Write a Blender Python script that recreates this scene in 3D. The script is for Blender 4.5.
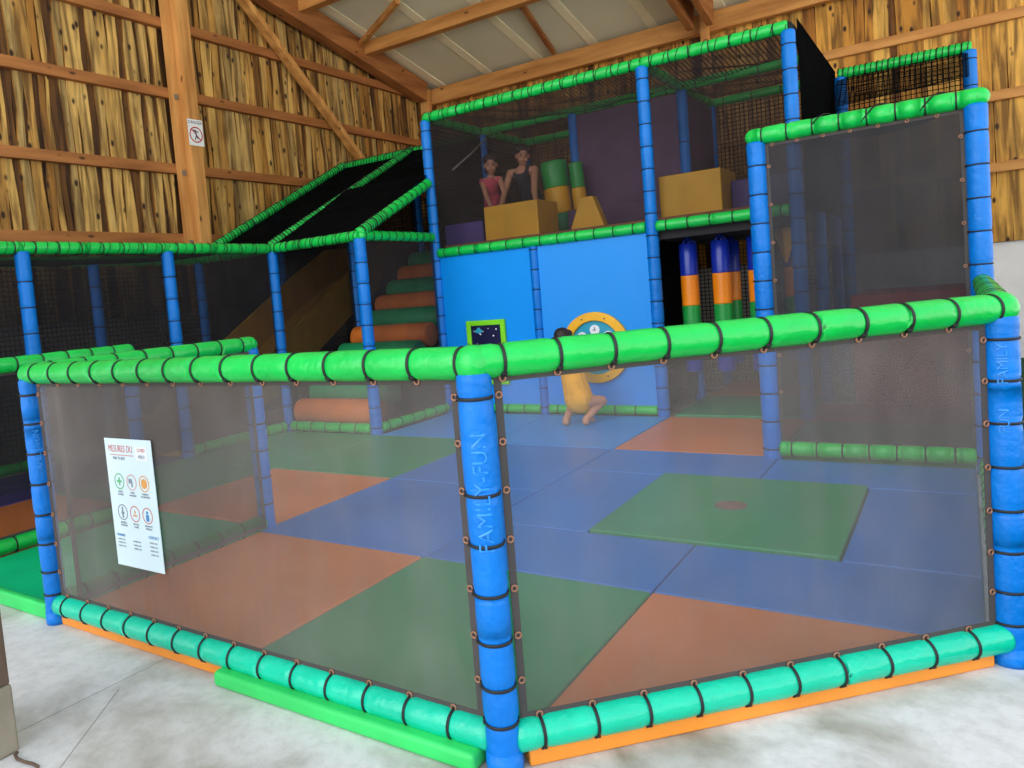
import bpy, bmesh, math, random
from mathutils import Vector, Matrix, Euler
random.seed(7)
PI = math.pi
sc = bpy.context.scene
C = sc.collection
for o in list(bpy.data.objects): bpy.data.objects.remove(o)

# ------------------------------------------------------------------ camera, sky, exposure
CAM = Vector((1.0975, -1.7492, 1.3379)); YAW, PITCH, ROLL = 0.61632, -0.067436, -0.086048
fw = Vector((-math.sin(YAW)*math.cos(PITCH), math.cos(YAW)*math.cos(PITCH), math.sin(PITCH)))
rt = Vector((math.cos(YAW), math.sin(YAW), 0)); up = rt.cross(fw)
c_, s_ = math.cos(ROLL), math.sin(ROLL)
r2, u2 = rt*c_ + up*s_, up*c_ - rt*s_
cd = bpy.data.cameras.new('camera'); cam = bpy.data.objects.new('camera', cd); C.objects.link(cam)
cam.matrix_world = Matrix(((r2.x, u2.x, -fw.x, CAM.x), (r2.y, u2.y, -fw.y, CAM.y), (r2.z, u2.z, -fw.z, CAM.z), (0, 0, 0, 1)))
cd.sensor_width = 36.0; cd.sensor_fit = 'HORIZONTAL'; cd.lens = 36.0*761.12/1024
cd.shift_x = 0.0816; cd.shift_y = -0.0345; cd.clip_start = 0.05; cd.clip_end = 200
sc.camera = cam

w = bpy.data.worlds.new('sky'); sc.world = w; w.use_nodes = True
wn = w.node_tree.nodes; wl = w.node_tree.links; wn.clear()
wo = wn.new('ShaderNodeOutputWorld'); wb = wn.new('ShaderNodeBackground')
tc = wn.new('ShaderNodeTexCoord'); sp = wn.new('ShaderNodeSeparateXYZ'); cr = wn.new('ShaderNodeValToRGB')
wl.new(tc.outputs['Generated'], sp.inputs[0]); wl.new(sp.outputs['Z'], cr.inputs[0]); wl.new(cr.outputs[0], wb.inputs[0]); wl.new(wb.outputs[0], wo.inputs[0])
cr.color_ramp.elements[0].position = 0.0; cr.color_ramp.elements[0].color = (1.0, 0.99, 0.95, 1)
cr.color_ramp.elements[1].position = 0.55; cr.color_ramp.elements[1].color = (0.40, 0.52, 0.66, 1)
wb.inputs['Strength'].default_value = 2.1
sd = bpy.data.lights.new('sun', 'SUN'); sun = bpy.data.objects.new('sun', sd); C.objects.link(sun)
sd.energy = 1.0; sd.angle = math.radians(50); sd.color = (1.0, 0.97, 0.92)
sun.rotation_euler = (-Vector((0.12, 1.0, -0.62))).to_track_quat('Z', 'Y').to_euler()
sc.view_settings.view_transform = 'Standard'; sc.view_settings.look = 'None'
sc.view_settings.gamma = 1.0; sc.view_settings.use_curve_mapping = False
sc.view_settings.exposure = 0.35
sc.cycles.transparent_max_bounces = 40
sc.cycles.max_bounces = 10; sc.cycles.diffuse_bounces = 5

# ------------------------------------------------------------------ materials
def lin(r, g, b):
    f = lambda v: (v/255/12.92) if v/255 <= 0.04045 else ((v/255+0.055)/1.055)**2.4
    return (f(r), f(g), f(b), 1)
def mat(name):
    m = bpy.data.materials.new(name); m.use_nodes = True
    nt = m.node_tree; nt.nodes.clear()
    return m, nt.nodes, nt.links
def noise(N, L, scale, detail=3, coord='Object', stretch=None):
    t = N.new('ShaderNodeTexCoord'); n = N.new('ShaderNodeTexNoise')
    n.inputs['Scale'].default_value = scale; n.inputs['Detail'].default_value = detail
    src = t.outputs[coord]
    if stretch:
        mp = N.new('ShaderNodeMapping'); mp.inputs['Scale'].default_value = stretch
        L.new(src, mp.inputs[0]); src = mp.outputs[0]
    L.new(src, n.inputs['Vector']); return n
def ramp(N, L, src, stops):
    r = N.new('ShaderNodeValToRGB'); e = r.color_ramp.elements
    while len(e) < len(stops): e.new(0.5)
    for i, (p, c) in enumerate(stops): e[i].position = p; e[i].color = c
    L.new(src, r.inputs[0]); return r
def mixc(N, L, fac, a, b, mode='MIX'):
    m = N.new('ShaderNodeMix'); m.data_type = 'RGBA'; m.blend_type = mode
    for s, v in ((m.inputs[0], fac), (m.inputs[6], a), (m.inputs[7], b)):
        if hasattr(v, 'links') or hasattr(v, 'is_linked'): L.new(v, s)
        else: s.default_value = v
    return m.outputs[2]
def pbr(name, col, rough=0.5, bump=0.0, bscale=40, var=0.08, vscale=4, metal=0, stretch=None, spec=0.5, coat=0):
    m, N, L = mat(name)
    o = N.new('ShaderNodeOutputMaterial'); b = N.new('ShaderNodeBsdfPrincipled'); L.new(b.outputs[0], o.inputs[0])
    n = noise(N, L, vscale, 4)
    d = tuple(max(0, c*(1-var*2)) for c in col[:3])+(1,); l = tuple(min(1, c*(1+var)) for c in col[:3])+(1,)
    r = ramp(N, L, n.outputs['Fac'], [(0.3, d), (0.7, l)])
    L.new(r.outputs[0], b.inputs['Base Color'])
    b.inputs['Roughness'].default_value = rough; b.inputs['Metallic'].default_value = metal
    b.inputs['Specular IOR Level'].default_value = spec; b.inputs['Coat Weight'].default_value = coat
    if bump:
        bn = noise(N, L, bscale, 3, stretch=stretch); bp = N.new('ShaderNodeBump'); bp.inputs['Strength'].default_value = bump
        bp.inputs['Distance'].default_value = 0.01
        L.new(bn.outputs['Fac'], bp.inputs['Height']); L.new(bp.outputs[0], b.inputs['Normal'])
    return m
M = {}
M['blue'] = pbr('blue_pvc_sleeve', lin(0, 116, 208), 0.4, 0.6, 28, 0.06, 6, spec=0.3)
M['green'] = pbr('green_pvc_sleeve', lin(14, 192, 76), 0.3, 0.6, 24, 0.06, 6)
M['green_sky_tint'] = pbr('green_pvc_sky_tint', lin(4, 196, 156), 0.26, 0.6, 24, 0.06, 6)  # same green sleeve, with the blue sky reflection put into its colour
M['lime'] = pbr('lime_frame', lin(130, 220, 20), 0.4)
M['tie'] = pbr('black_webbing', lin(22, 22, 26), 0.6)
M['rope'] = pbr('black_net_cord', lin(14, 15, 15), 0.8)
M['white_rope'] = pbr('pale_cord', lin(170, 170, 160), 0.8)
M['eyelet'] = pbr('dull_copper', lin(170, 120, 95), 0.45, metal=0.5)
M['hem'] = pbr('mesh_hem_band', lin(72, 66, 64), 0.8, 0.2, 60)
M['mat_blue'] = pbr('blue_vinyl_mat', lin(26, 116, 204), 0.38, 0.12, 9, 0.05, 1.2)
M['mat_blue2'] = pbr('bright_blue_vinyl_mat', lin(40, 145, 230), 0.35, 0.12, 9, 0.05, 1.2)
M['mat_green'] = pbr('green_vinyl_mat', lin(16, 142, 88), 0.42, 0.12, 9, 0.06, 1.2)
M['mat_orange'] = pbr('orange_vinyl_mat', lin(222, 122, 50), 0.42, 0.12, 9, 0.06, 1.2)
M['mat_entry'] = pbr('bright_green_vinyl', lin(4, 190, 122), 0.35, 0.3, 12, 0.06, 2, stretch=(3, 0.6, 1))
M['pad_green'] = pbr('light_green_foam_pad', lin(50, 205, 100), 0.45, 0.2, 12)
M['pad_orange'] = pbr('orange_foam_edge', lin(240, 145, 45), 0.5, 0.1, 20)
M['purple'] = pbr('purple_vinyl', lin(74, 50, 128), 0.45, 0.1, 10)
M['purple_dark'] = pbr('plum_vinyl_wall', lin(92, 62, 98), 0.6, 0.1, 10)
M['yellow'] = pbr('yellow_vinyl', lin(238, 172, 20), 0.45, 0.1, 10, 0.04)
M['yellow_dark'] = pbr('mustard_slide', lin(205, 150, 30), 0.35, 0.05, 10, 0.04)
M['red'] = pbr('dark_red_vinyl', lin(190, 50, 48), 0.5, 0.1, 10)
M['roll_orange'] = pbr('orange_roll_vinyl', lin(225, 120, 45), 0.45, 0.15, 10)
M['roll_green'] = pbr('green_roll_vinyl', lin(30, 150, 92), 0.45, 0.15, 10)
M['bag_blue'] = pbr('deep_blue_vinyl', lin(18, 45, 160), 0.28)
M['bag_orange'] = pbr('orange_vinyl', lin(250, 140, 20), 0.3)
M['bag_green'] = pbr('leaf_green_vinyl', lin(35, 160, 70), 0.3)
M['panel_blue'] = pbr('sky_blue_plastic', lin(0, 146, 240), 0.5, 0, 5, 0.01, spec=0.2)
M['panel_blue2'] = pbr('soft_blue_plastic', lin(28, 146, 238), 0.45, 0, 5, 0.01, spec=0.3)
M['ring'] = pbr('amber_plastic', lin(250, 180, 20), 0.35)
M['teal'] = pbr('teal_plastic', lin(30, 160, 190), 0.4)
M['white'] = pbr('white_plastic', lin(235, 238, 240), 0.45, var=0.01)
M['ink'] = pbr('dark_ink', lin(60, 65, 85), 0.6)
M['navy'] = pbr('navy_print', lin(14, 14, 60), 0.3)
M['paper'] = pbr('printed_sheet', lin(218, 236, 240), 0.4, var=0.02)
M['ink_red'] = pbr('red_ink', lin(190, 60, 60), 0.5); M['ink_green'] = pbr('green_ink', lin(90, 190, 120), 0.5)
M['ink_orange'] = pbr('orange_ink', lin(235, 165, 80), 0.5); M['ink_blue'] = pbr('blue_ink', lin(60, 140, 200), 0.5)
M['ink_pink'] = pbr('pink_ink', lin(225, 170, 170), 0.5)
M['faint'] = pbr('faded_grey_ink', lin(138, 146, 160), 0.6); M['faint_red'] = pbr('faded_red_ink', lin(214, 128, 122), 0.6)
M['letter'] = pbr('pale_blue_lettering', lin(40, 142, 228), 0.35)
M['skin'] = pbr('skin', lin(200, 140, 112), 0.55, var=0.04); M['skin_dark'] = pbr('tanned_skin', lin(172, 112, 84), 0.55, var=0.04)
M['hair'] = pbr('dark_brown_hair', lin(44, 28, 20), 0.5, 0.6, 60, 0.2)
M['eye'] = pbr('dark_eye', lin(25, 18, 15), 0.2); M['lips'] = pbr('lips', lin(165, 80, 75), 0.5)
M['pink_cloth'] = pbr('pink_cloth', lin(225, 82, 108), 0.85, 0.5, 30, 0.15, 14)
M['black_cloth'] = pbr('charcoal_cloth', lin(42, 42, 50), 0.85, 0.3, 30)
M['yellow_cloth'] = pbr('yellow_cloth', lin(248, 172, 45), 0.85, 0.5, 22, 0.1, 10)
M['metal'] = pbr('galvanised_metal', lin(150, 150, 150), 0.4, metal=0.8)
M['turf'] = pbr('dark_green_turf', lin(22, 84, 36), 0.95, 1.0, 260, 0.35, 90)
M['platform'] = pbr('platform_edge', lin(150, 95, 62), 0.6)
M['dark_under'] = pbr('dark_underlay', lin(38, 36, 40), 0.8)

def timber(name, c1, c2, stretch=(1, 1, 1), scale=9):
    m, N, L = mat(name)
    o = N.new('ShaderNodeOutputMaterial'); b = N.new('ShaderNodeBsdfPrincipled'); L.new(b.outputs[0], o.inputs[0])
    n = noise(N, L, scale, 6, stretch=stretch)
    r = ramp(N, L, n.outputs['Fac'], [(0.3, c1), (0.68, c2)])
    v = N.new('ShaderNodeTexVoronoi'); v.inputs['Scale'].default_value = 5.5
    t = N.new('ShaderNodeTexCoord'); mp = N.new('ShaderNodeMapping'); mp.inputs['Scale'].default_value = tuple(0.35+0.65*x for x in [min(1, s) for s in stretch])
    L.new(t.outputs['Object'], mp.inputs[0]); L.new(mp.outputs[0], v.inputs['Vector'])
    k = ramp(N, L, v.outputs['Distance'], [(0.05, (1, 1, 1, 1)), (0.12, (0, 0, 0, 1))])
    base = mixc(N, L, k.outputs[0], r.outputs[0], tuple(x*0.35 for x in c1[:3])+(1,))
    L.new(base, b.inputs['Base Color']); b.inputs['Roughness'].default_value = 0.7
    return m
M['beam_x'] = timber('larch_beam_across', lin(165, 104, 44), lin(214, 152, 82), (0.12, 1, 1))
M['beam_y'] = timber('larch_beam_along', lin(132, 76, 32), lin(180, 116, 60), (1, 0.12, 1))
M['beam_z'] = timber('larch_beam_upright', lin(172, 112, 50), lin(224, 164, 92), (1, 1, 0.12))
M['grey_wood'] = timber('weathered_timber', lin(78, 58, 46), lin(120, 95, 78), (1, 1, 0.12))

def boards_mat(name, tones, dark):
    m, N, L = mat(name)
    o = N.new('ShaderNodeOutputMaterial'); b = N.new('ShaderNodeBsdfPrincipled'); L.new(b.outputs[0], o.inputs[0])
    a = N.new('ShaderNodeAttribute'); a.attribute_name = 'tone'
    base = ramp(N, L, a.outputs['Fac'], tones)
    n = noise(N, L, 16, 6, stretch=(1, 1, 0.08)); n.inputs['Distortion'].default_value = 0.6
    g = ramp(N, L, n.outputs['Fac'], [(0.37, (0.26, 0.21, 0.15, 1)), (0.60, (1.08, 1.06, 1.0, 1))])
    c = mixc(N, L, 0.9, base.outputs[0], g.outputs[0], 'MULTIPLY')
    # knots
    t = N.new('ShaderNodeTexCoord'); mp = N.new('ShaderNodeMapping'); mp.inputs['Scale'].default_value = (1, 1, 0.55)
    v = N.new('ShaderNodeTexVoronoi'); v.inputs['Scale'].default_value = 7.5
    L.new(t.outputs['Object'], mp.inputs[0]); L.new(mp.outputs[0], v.inputs['Vector'])
    k = ramp(N, L, v.outputs['Distance'], [(0.10, (1, 1, 1, 1)), (0.2, (0, 0, 0, 1))])
    c = mixc(N, L, k.outputs[0], c, dark)
    n3 = noise(N, L, 2.2, 4)
    g3 = ramp(N, L, n3.outputs['Fac'], [(0.35, (0.72, 0.68, 0.6, 1)), (0.65, (1.08, 1.08, 1.08, 1))])
    c = mixc(N, L, 0.8, c, g3.outputs[0], 'MULTIPLY')
    L.new(c, b.inputs['Base Color']); b.inputs['Roughness'].default_value = 0.75
    return m
M['slabs'] = boards_mat('waney_slab_boards', [(0.0, lin(92, 58, 22)), (0.14, lin(140, 92, 36)), (0.3, lin(180, 128, 54)), (0.65, lin(222, 180, 102)), (1, lin(192, 162, 104))], lin(50, 28, 12))
M['slabs_back'] = boards_mat('knotty_boards', [(0.0, lin(84, 50, 18)), (0.18, lin(168, 108, 36)), (0.5, lin(220, 160, 66)), (1, lin(232, 182, 92))], lin(52, 28, 12))
M['board_gap'] = pbr('shadowy_sheathing', lin(58, 36, 16), 0.9)

def ceiling_mat():
    m = pbr('cream_sheet_ceiling', lin(226, 224, 196), 0.7, 0, 5, 0.05, 0.8); return m
M['ceiling'] = ceiling_mat(); M['batten'] = pbr('pale_cream_batten', lin(250, 242, 206), 0.7, var=0.03)
M['plaster'] = pbr('white_concrete_plinth', lin(236, 230, 228), 0.85, 0.25, 20, 0.06, 2)
M['conc_block'] = pbr('rough_concrete_base', lin(150, 138, 120), 0.9, 0.8, 16, 0.12, 5)

def floor_mat():
    m, N, L = mat('power_floated_concrete')
    o = N.new('ShaderNodeOutputMaterial'); b = N.new('ShaderNodeBsdfPrincipled'); L.new(b.outputs[0], o.inputs[0])
    n1 = noise(N, L, 2.3, 9); n1.inputs['Distortion'].default_value = 0.5
    base = ramp(N, L, n1.outputs['Fac'], [(0.28, lin(146, 136, 120)), (0.42, lin(194, 187, 180)), (0.56, lin(222, 216, 214))])
    n2 = noise(N, L, 14, 12); n2.inputs['Roughness'].default_value = 0.75
    g = ramp(N, L, n2.outputs['Fac'], [(0.34, (0.80, 0.79, 0.77, 1)), (0.56, (1.04, 1.04, 1.04, 1))])
    c = mixc(N, L, 0.8, base.outputs[0], g.outputs[0], 'MULTIPLY')
    t = N.new('ShaderNodeNewGeometry'); s = N.new('ShaderNodeSeparateXYZ'); L.new(t.outputs['Position'], s.inputs[0])
    def mth(op, a, b_=None):
        q = N.new('ShaderNodeMath'); q.operation = op
        for i, v in enumerate((a, b_)):
            if v is None: continue
            if isinstance(v, (int, float)): q.inputs[i].default_value = v
            else: L.new(v, q.inputs[i])
        return q.outputs[0]
    for (x0, y0, x1, y1) in ((-1.535, -0.003, -1.55, -0.58), (-1.49, -0.248, -1.21, -0.629)):
        dx, dy = x1-x0, y1-y0; ln = math.hypot(dx, dy); nx, ny = -dy/ln, dx/ln
        d = mth('ADD', mth('MULTIPLY', s.outputs[0], nx), mth('MULTIPLY', s.outputs[1], ny))
        d = mth('SUBTRACT', d, x0*nx+y0*ny); d = mth('ABSOLUTE', d)
        k = mth('LESS_THAN', d, 0.0022)
        k = mth('MULTIPLY', k, mth('LESS_THAN', s.outputs[1], max(y0, y1)))
        c = mixc(N, L, mth('MULTIPLY', k, 0.6), c, lin(70, 66, 60))
    L.new(c, b.inputs['Base Color']); b.inputs['Roughness'].default_value = 0.6
    bp = N.new('ShaderNodeBump'); bp.inputs['Strength'].default_value = 0.25; bp.inputs['Distance'].default_value = 0.01
    L.new(n2.outputs['Fac'], bp.inputs['Height']); L.new(bp.outputs[0], b.inputs['Normal'])
    return m
M['floor'] = floor_mat()

def veil(name, col, cover, net=None, thread=0.16, dirt=0.15):
    """Woven see-through cloth: threads have thickness, so it closes up at grazing angles; net = size of square holes."""
    m, N, L = mat(name)
    o = N.new('ShaderNodeOutputMaterial'); ms = N.new('ShaderNodeMixShader'); tr = N.new('ShaderNodeBsdfTransparent')
    df = N.new('ShaderNodeBsdfDiffuse'); L.new(ms.outputs[0], o.inputs[0]); L.new(tr.outputs[0], ms.inputs[1]); L.new(df.outputs[0], ms.inputs[2])
    n = noise(N, L, 3.5, 5)
    r = ramp(N, L, n.outputs['Fac'], [(0.3, tuple(c*0.82 for c in col[:3])+(1,)), (0.7, tuple(c*1.18 for c in col[:3])+(1,))])
    L.new(r.outputs[0], df.inputs[0])
    def mth(op, a, b_=None):
        q = N.new('ShaderNodeMath'); q.operation = op
        for i, v in enumerate((a, b_)):
            if v is None: continue
            if isinstance(v, (int, float)): q.inputs[i].default_value = v
            else: L.new(v, q.inputs[i])
        return q.outputs[0]
    g = N.new('ShaderNodeNewGeometry'); dp = N.new('ShaderNodeVectorMath'); dp.operation = 'DOT_PRODUCT'
    L.new(g.outputs['Incoming'], dp.inputs[0]); L.new(g.outputs['True Normal'], dp.inputs[1])
    cs = mth('MAXIMUM', mth('ABSOLUTE', dp.outputs['Value']), 0.12)
    hole = mth('POWER', 1-cover, mth('DIVIDE', 1.0, cs))
    al = mth('SUBTRACT', 1.0, hole)
    if net:
        uv = N.new('ShaderNodeUVMap'); s = N.new('ShaderNodeSeparateXYZ'); L.new(uv.outputs[0], s.inputs[0])
        for k in (0, 1):
            q = mth('ABSOLUTE', mth('SUBTRACT', mth('FRACT', mth('DIVIDE', s.outputs[k], net)), 0.5))
            al = mth('MAXIMUM', al, mth('GREATER_THAN', q, 0.5-thread/2))
    else:
        n2 = noise(N, L, 9, 6, stretch=(1, 1, 0.35)); al = mth('ADD', al, mth('MULTIPLY', mth('SUBTRACT', n2.outputs['Fac'], 0.5), dirt))
        al = mth('MINIMUM', mth('MAXIMUM', al, 0.0), 1.0)
    L.new(al, ms.inputs[0])
    return m
M['mesh_front'] = veil('grey_debris_mesh', lin(124, 116, 112), 0.33, dirt=0.3)
M['mesh_in'] = veil('charcoal_debris_mesh', lin(48, 46, 48), 0.50)
M['mesh_q'] = veil('dusty_charcoal_mesh', lin(62, 60, 62), 0.80)
M['mesh_tower'] = veil('tower_debris_mesh', lin(56, 50, 50), 0.40)
M['net'] = veil('black_knotted_net', lin(16, 17, 16), 0.30, 0.045, 0.2)
M['net_dense'] = veil('dense_black_net', lin(13, 14, 14), 0.72, 0.045, 0.2)
M['net_roof'] = veil('roof_net', lin(20, 18, 16), 0.25, 0.04, 0.25)

# ------------------------------------------------------------------ mesh helpers
def setm(o, *ms):
    for m in ms: o.data.materials.append(M[m] if isinstance(m, str) else m)
def tag(o, label=None, cat=None, group=None, kind=None):
    if label: o['label'] = label
    if cat: o['category'] = cat
    if group: o['group'] = group
    if kind: o['kind'] = kind
    return o
def thing(name, loc, label, cat, group=None, rz=0):
    o = bpy.data.objects.new(name, None); C.objects.link(o); o.location = loc; o.rotation_euler = (0, 0, rz)
    o.empty_display_size = 0.1
    return tag(o, label, cat, group)
def link(name, me, parent=None, m=None, mw=None):
    o = bpy.data.objects.new(name, me); C.objects.link(o)
    if parent is not None: o.parent = parent
    if mw is not None: o.matrix_local = mw
    if m and not me.materials: me.materials.append(M[m] if isinstance(m, str) else m)
    return o
def origin_of(p):
    v = Vector((0, 0, 0))
    while p is not None: v += p.location; p = p.parent
    return v
def obj(name, bm, m, parent=None, smooth=False, bevel=0, centre=True):
    """bm is in world coordinates; the object's origin is put at the bottom middle of its bounds."""
    bm.verts.ensure_lookup_table()
    xs = [v.co.x for v in bm.verts]; ys = [v.co.y for v in bm.verts]; zs = [v.co.z for v in bm.verts]
    o0 = Vector(((min(xs)+max(xs))/2, (min(ys)+max(ys))/2, min(zs)))
    bmesh.ops.translate(bm, verts=bm.verts[:], vec=-o0)
    me = bpy.data.meshes.new(name); bm.normal_update(); bm.to_mesh(me); bm.free()
    if smooth:
        for p in me.polygons: p.use_smooth = True
    o = bpy.data.objects.new(name, me); C.objects.link(o)
    if parent is not None: o.parent = parent
    o.location = o0 - origin_of(parent)
    ms = m if isinstance(m, (list, tuple)) else [m]
    for q in ms: me.materials.append(M[q] if isinstance(q, str) else q)
    if bevel:
        b = o.modifiers.new('bevel', 'BEVEL'); b.width = bevel; b.segments = 3; b.limit_method = 'ANGLE'
        for p in me.polygons: p.use_smooth = True
        try: me.shade_auto_smooth  # noqa
        except Exception: pass
        wnm = o.modifiers.new('normals', 'WEIGHTED_NORMAL')
    return o
def box(bm, x0, y0, z0, x1, y1, z1):
    vs = [bm.verts.new((x, y, z)) for z in (z0, z1) for x, y in ((x0, y0), (x1, y0), (x1, y1), (x0, y1))]
    for f in ((3, 2, 1, 0), (4, 5, 6, 7), (0, 1, 5, 4), (1, 2, 6, 5), (2, 3, 7, 6), (3, 0, 4, 7)):
        bm.faces.new([vs[i] for i in f])
    return vs
def bx(x0, y0, z0, x1, y1, z1):
    bm = bmesh.new(); box(bm, x0, y0, z0, x1, y1, z1); return bm
def frame(d):
    d = Vector(d).normalized()
    a = Vector((0, 0, 1)) if abs(d.z) < 0.9 else Vector((1, 0, 0))
    u = d.cross(a).normalized(); v = u.cross(d).normalized()
    return u, v, d
def tube(bm, pts, rads, seg=14, cap=True):
    pts = [Vector(p) for p in pts]; rings = []
    u0 = None
    for i, p in enumerate(pts):
        d = (pts[min(i+1, len(pts)-1)]-pts[max(i-1, 0)])
        if u0 is None: u, v, d = frame(d)
        else:
            d.normalize(); u = (u0-d*u0.dot(d)).normalized(); v = u.cross(d) * -1
            v = d.cross(u)*-1
        u0 = u; r = rads if isinstance(rads, (int, float)) else rads[i]
        rings.append([bm.verts.new(p+u*(r*math.cos(2*PI*k/seg))+v*(r*math.sin(2*PI*k/seg))) for k in range(seg)])
    for a, b in zip(rings, rings[1:]):
        for k in range(seg): bm.faces.new((a[k], a[(k+1) % seg], b[(k+1) % seg], b[k]))
    if cap:
        bm.faces.new(rings[0][::-1]); bm.faces.new(rings[-1])
    bmesh.ops.recalc_face_normals(bm, faces=bm.faces[:])
    return bm
def beam(p0, p1, wd, ht, upv=(0, 0, 1)):
    p0, p1 = Vector(p0), Vector(p1); d = (p1-p0).normalized(); s = d.cross(Vector(upv)).normalized(); u = s.cross(d)
    bm = bmesh.new(); vs = []
    for p in (p0, p1):
        for a, b in ((-1, -1), (1, -1), (1, 1), (-1, 1)): vs.append(bm.verts.new(p+s*(a*wd/2)+u*(b*ht/2)))
    for f in ((3, 2, 1, 0), (4, 5, 6, 7), (0, 1, 5, 4), (1, 2, 6, 5), (2, 3, 7, 6), (3, 0, 4, 7)): bm.faces.new([vs[i] for i in f])
    bmesh.ops.recalc_face_normals(bm, faces=bm.faces[:])
    return bm
def prism(pts, vec):
    """closed polygon pushed along vec"""
    bm = bmesh.new(); vec = Vector(vec)
    a = [bm.verts.new(p) for p in pts]; b = [bm.verts.new(Vector(p)+vec) for p in pts]; n = len(pts)
    bm.faces.new(a[::-1]); bm.faces.new(b)
    for k in range(n): bm.faces.new((a[k], a[(k+1) % n], b[(k+1) % n], b[k]))
    bmesh.ops.recalc_face_normals(bm, faces=bm.faces[:])
    return bm
def sheet(bm, quad, nx=6, ny=6, sag=0.0, noise_=0.0, nrm=None):
    """net or cloth over four corners (a b c d) with metre uvs"""
    a, b, c, d = [Vector(q) for q in quad]
    uvl = bm.loops.layers.uv.verify()
    wd = ((b-a).length+(c-d).length)/2; hg = ((d-a).length+(c-b).length)/2
    n = (b-a).cross(d-a).normalized() if nrm is None else Vector(nrm)
    g = []
    for j in range(ny+1):
        row = []
        for i in range(nx+1):
            s, t = i/nx, j/ny
            p = (a*(1-s)+b*s)*(1-t)+(d*(1-s)+c*s)*t
            q = 16*s*(1-s)*t*(1-t)
            p = p + Vector((0, 0, -1))*sag*q + n*random.uniform(-noise_, noise_)*min(1, q*3)
            row.append((bm.verts.new(p), s*wd, t*hg))
        g.append(row)
    for j in range(ny):
        for i in range(nx):
            q = (g[j][i], g[j][i+1], g[j+1][i+1], g[j+1][i])
            f = bm.faces.new([x[0] for x in q]); f.smooth = True
            for lp, x in zip(f.loops, q): lp[uvl].uv = (x[1], x[2])
    return bm
def text_bm(txt, size):
    cu = bpy.data.curves.new('t', 'FONT'); cu.body = txt; cu.size = size; cu.align_x = 'CENTER'; cu.align_y = 'CENTER'
    cu.extrude = 0.0004; cu.resolution_u = 2
    o = bpy.data.objects.new('t', cu); C.objects.link(o)
    dg = bpy.context.evaluated_depsgraph_get()
    me = bpy.data.meshes.new_from_object(o.evaluated_get(dg))
    bm = bmesh.new(); bm.from_mesh(me)
    bpy.data.objects.remove(o); bpy.data.curves.remove(cu); bpy.data.meshes.remove(me)
    return bm

# shared small meshes ------------------------------------------------
def ring_mesh(name, R, r, flat=1.0, seg=22, s2=6, knot=True):
    bm = bmesh.new(); rings = []
    for i in range(seg):
        a = 2*PI*i/seg; rr = []
        for k in range(s2):
            b = 2*PI*k/s2
            rr.append(bm.verts.new(((R+r*math.cos(b))*math.cos(a), (R+r*math.cos(b))*math.sin(a), r*flat*math.sin(b))))
        rings.append(rr)
    for i in range(seg):
        a, b = rings[i], rings[(i+1) % seg]
        for k in range(s2): bm.faces.new((a[k], b[k], b[(k+1) % s2], a[(k+1) % s2]))
    if knot:
        a = -PI/2+random.uniform(-.6, .6)
        box_ = box(bm, -0.009, -0.006, -0.007, 0.009, 0.004, 0.007)
        rot = Matrix.Rotation(a-PI/2, 4, 'Z')
        for v in box_: v.co = Matrix.Translation((R*math.cos(a), R*math.sin(a), 0)) @ (rot @ v.co)
    bmesh.ops.recalc_face_normals(bm, faces=bm.faces[:])
    me = bpy.data.meshes.new(name); bm.to_mesh(me); bm.free()
    for p in me.polygons: p.use_smooth = True
    return me
TIE = {}
def tie_mesh(R):
    k = round(R, 3)
    if k not in TIE:
        TIE[k] = ring_mesh('cable_tie', R, 0.0024 if R < 0.05 else 0.0027, 2.2 if R < 0.05 else 1.8)
        TIE[k].materials.append(M['tie'])
    return TIE[k]
EYE = ring_mesh('eyelet', 0.0085, 0.0032, 0.8, 14, 6, False); EYE.materials.append(M['eyelet'])
def rotmat(z, loc):
    u, v, d = frame(z)
    return Matrix(((u.x, v.x, d.x, loc[0]), (u.y, v.y, d.y, loc[1]), (u.z, v.z, d.z, loc[2]), (0, 0, 0, 1)))
def put(name, me, parent, z, loc):
    o = bpy.data.objects.new(name, me); C.objects.link(o); o.parent = parent
    mt = rotmat(Vector(z), Vector(loc)-origin_of(parent)); o.matrix_local = mt
    return o

def pad(parent, name, p0, p1, r, m, step=0.16, ties=True, pinch=0.9, cap_ext=0.0, first=0.5, tie_list=None):
    """a foam-padded pole between two points: bulges between its ties, the ties are its own children"""
    p0, p1 = Vector(p0), Vector(p1); d = p1-p0; L_ = d.length; d.normalize()
    pos = tie_list if tie_list is not None else [step*(first+i) for i in range(int((L_-step*first)/step)+1)]
    pos = [q for q in pos if 0.02 < q < L_-0.02]
    ts = set([0, L_, 0.012, L_-0.012])
    for q in pos:
        for e in (-0.025, -0.01, 0, 0.01, 0.025): ts.add(q+e)
    s = 0.05
    while s < L_: ts.add(s); s += 0.05
    ts = sorted(t for t in ts if 0 <= t <= L_); pts, rads = [], []
    for t in ts:
        rr = r*(1+0.015*math.sin(t*9.1+p0.x*7)+random.uniform(-0.012, 0.012))
        for q in pos:
            e = abs(t-q)
            if e < 0.024: rr = min(rr, r*(pinch+(1-pinch)*(e/0.024)))
        if t == 0 or t == L_: rr *= 0.82
        pts.append(p0+d*t); rads.append(rr)
    bm = bmesh.new(); tube(bm, pts, rads, 18)
    o = obj(name, bm, m, parent, True)
    if ties:
        tm = tie_mesh(r*pinch+0.003)
        for q in pos: put('cable_tie', tm, o, d, p0+d*q)
    return o, [p0+d*q for q in pos]
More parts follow.
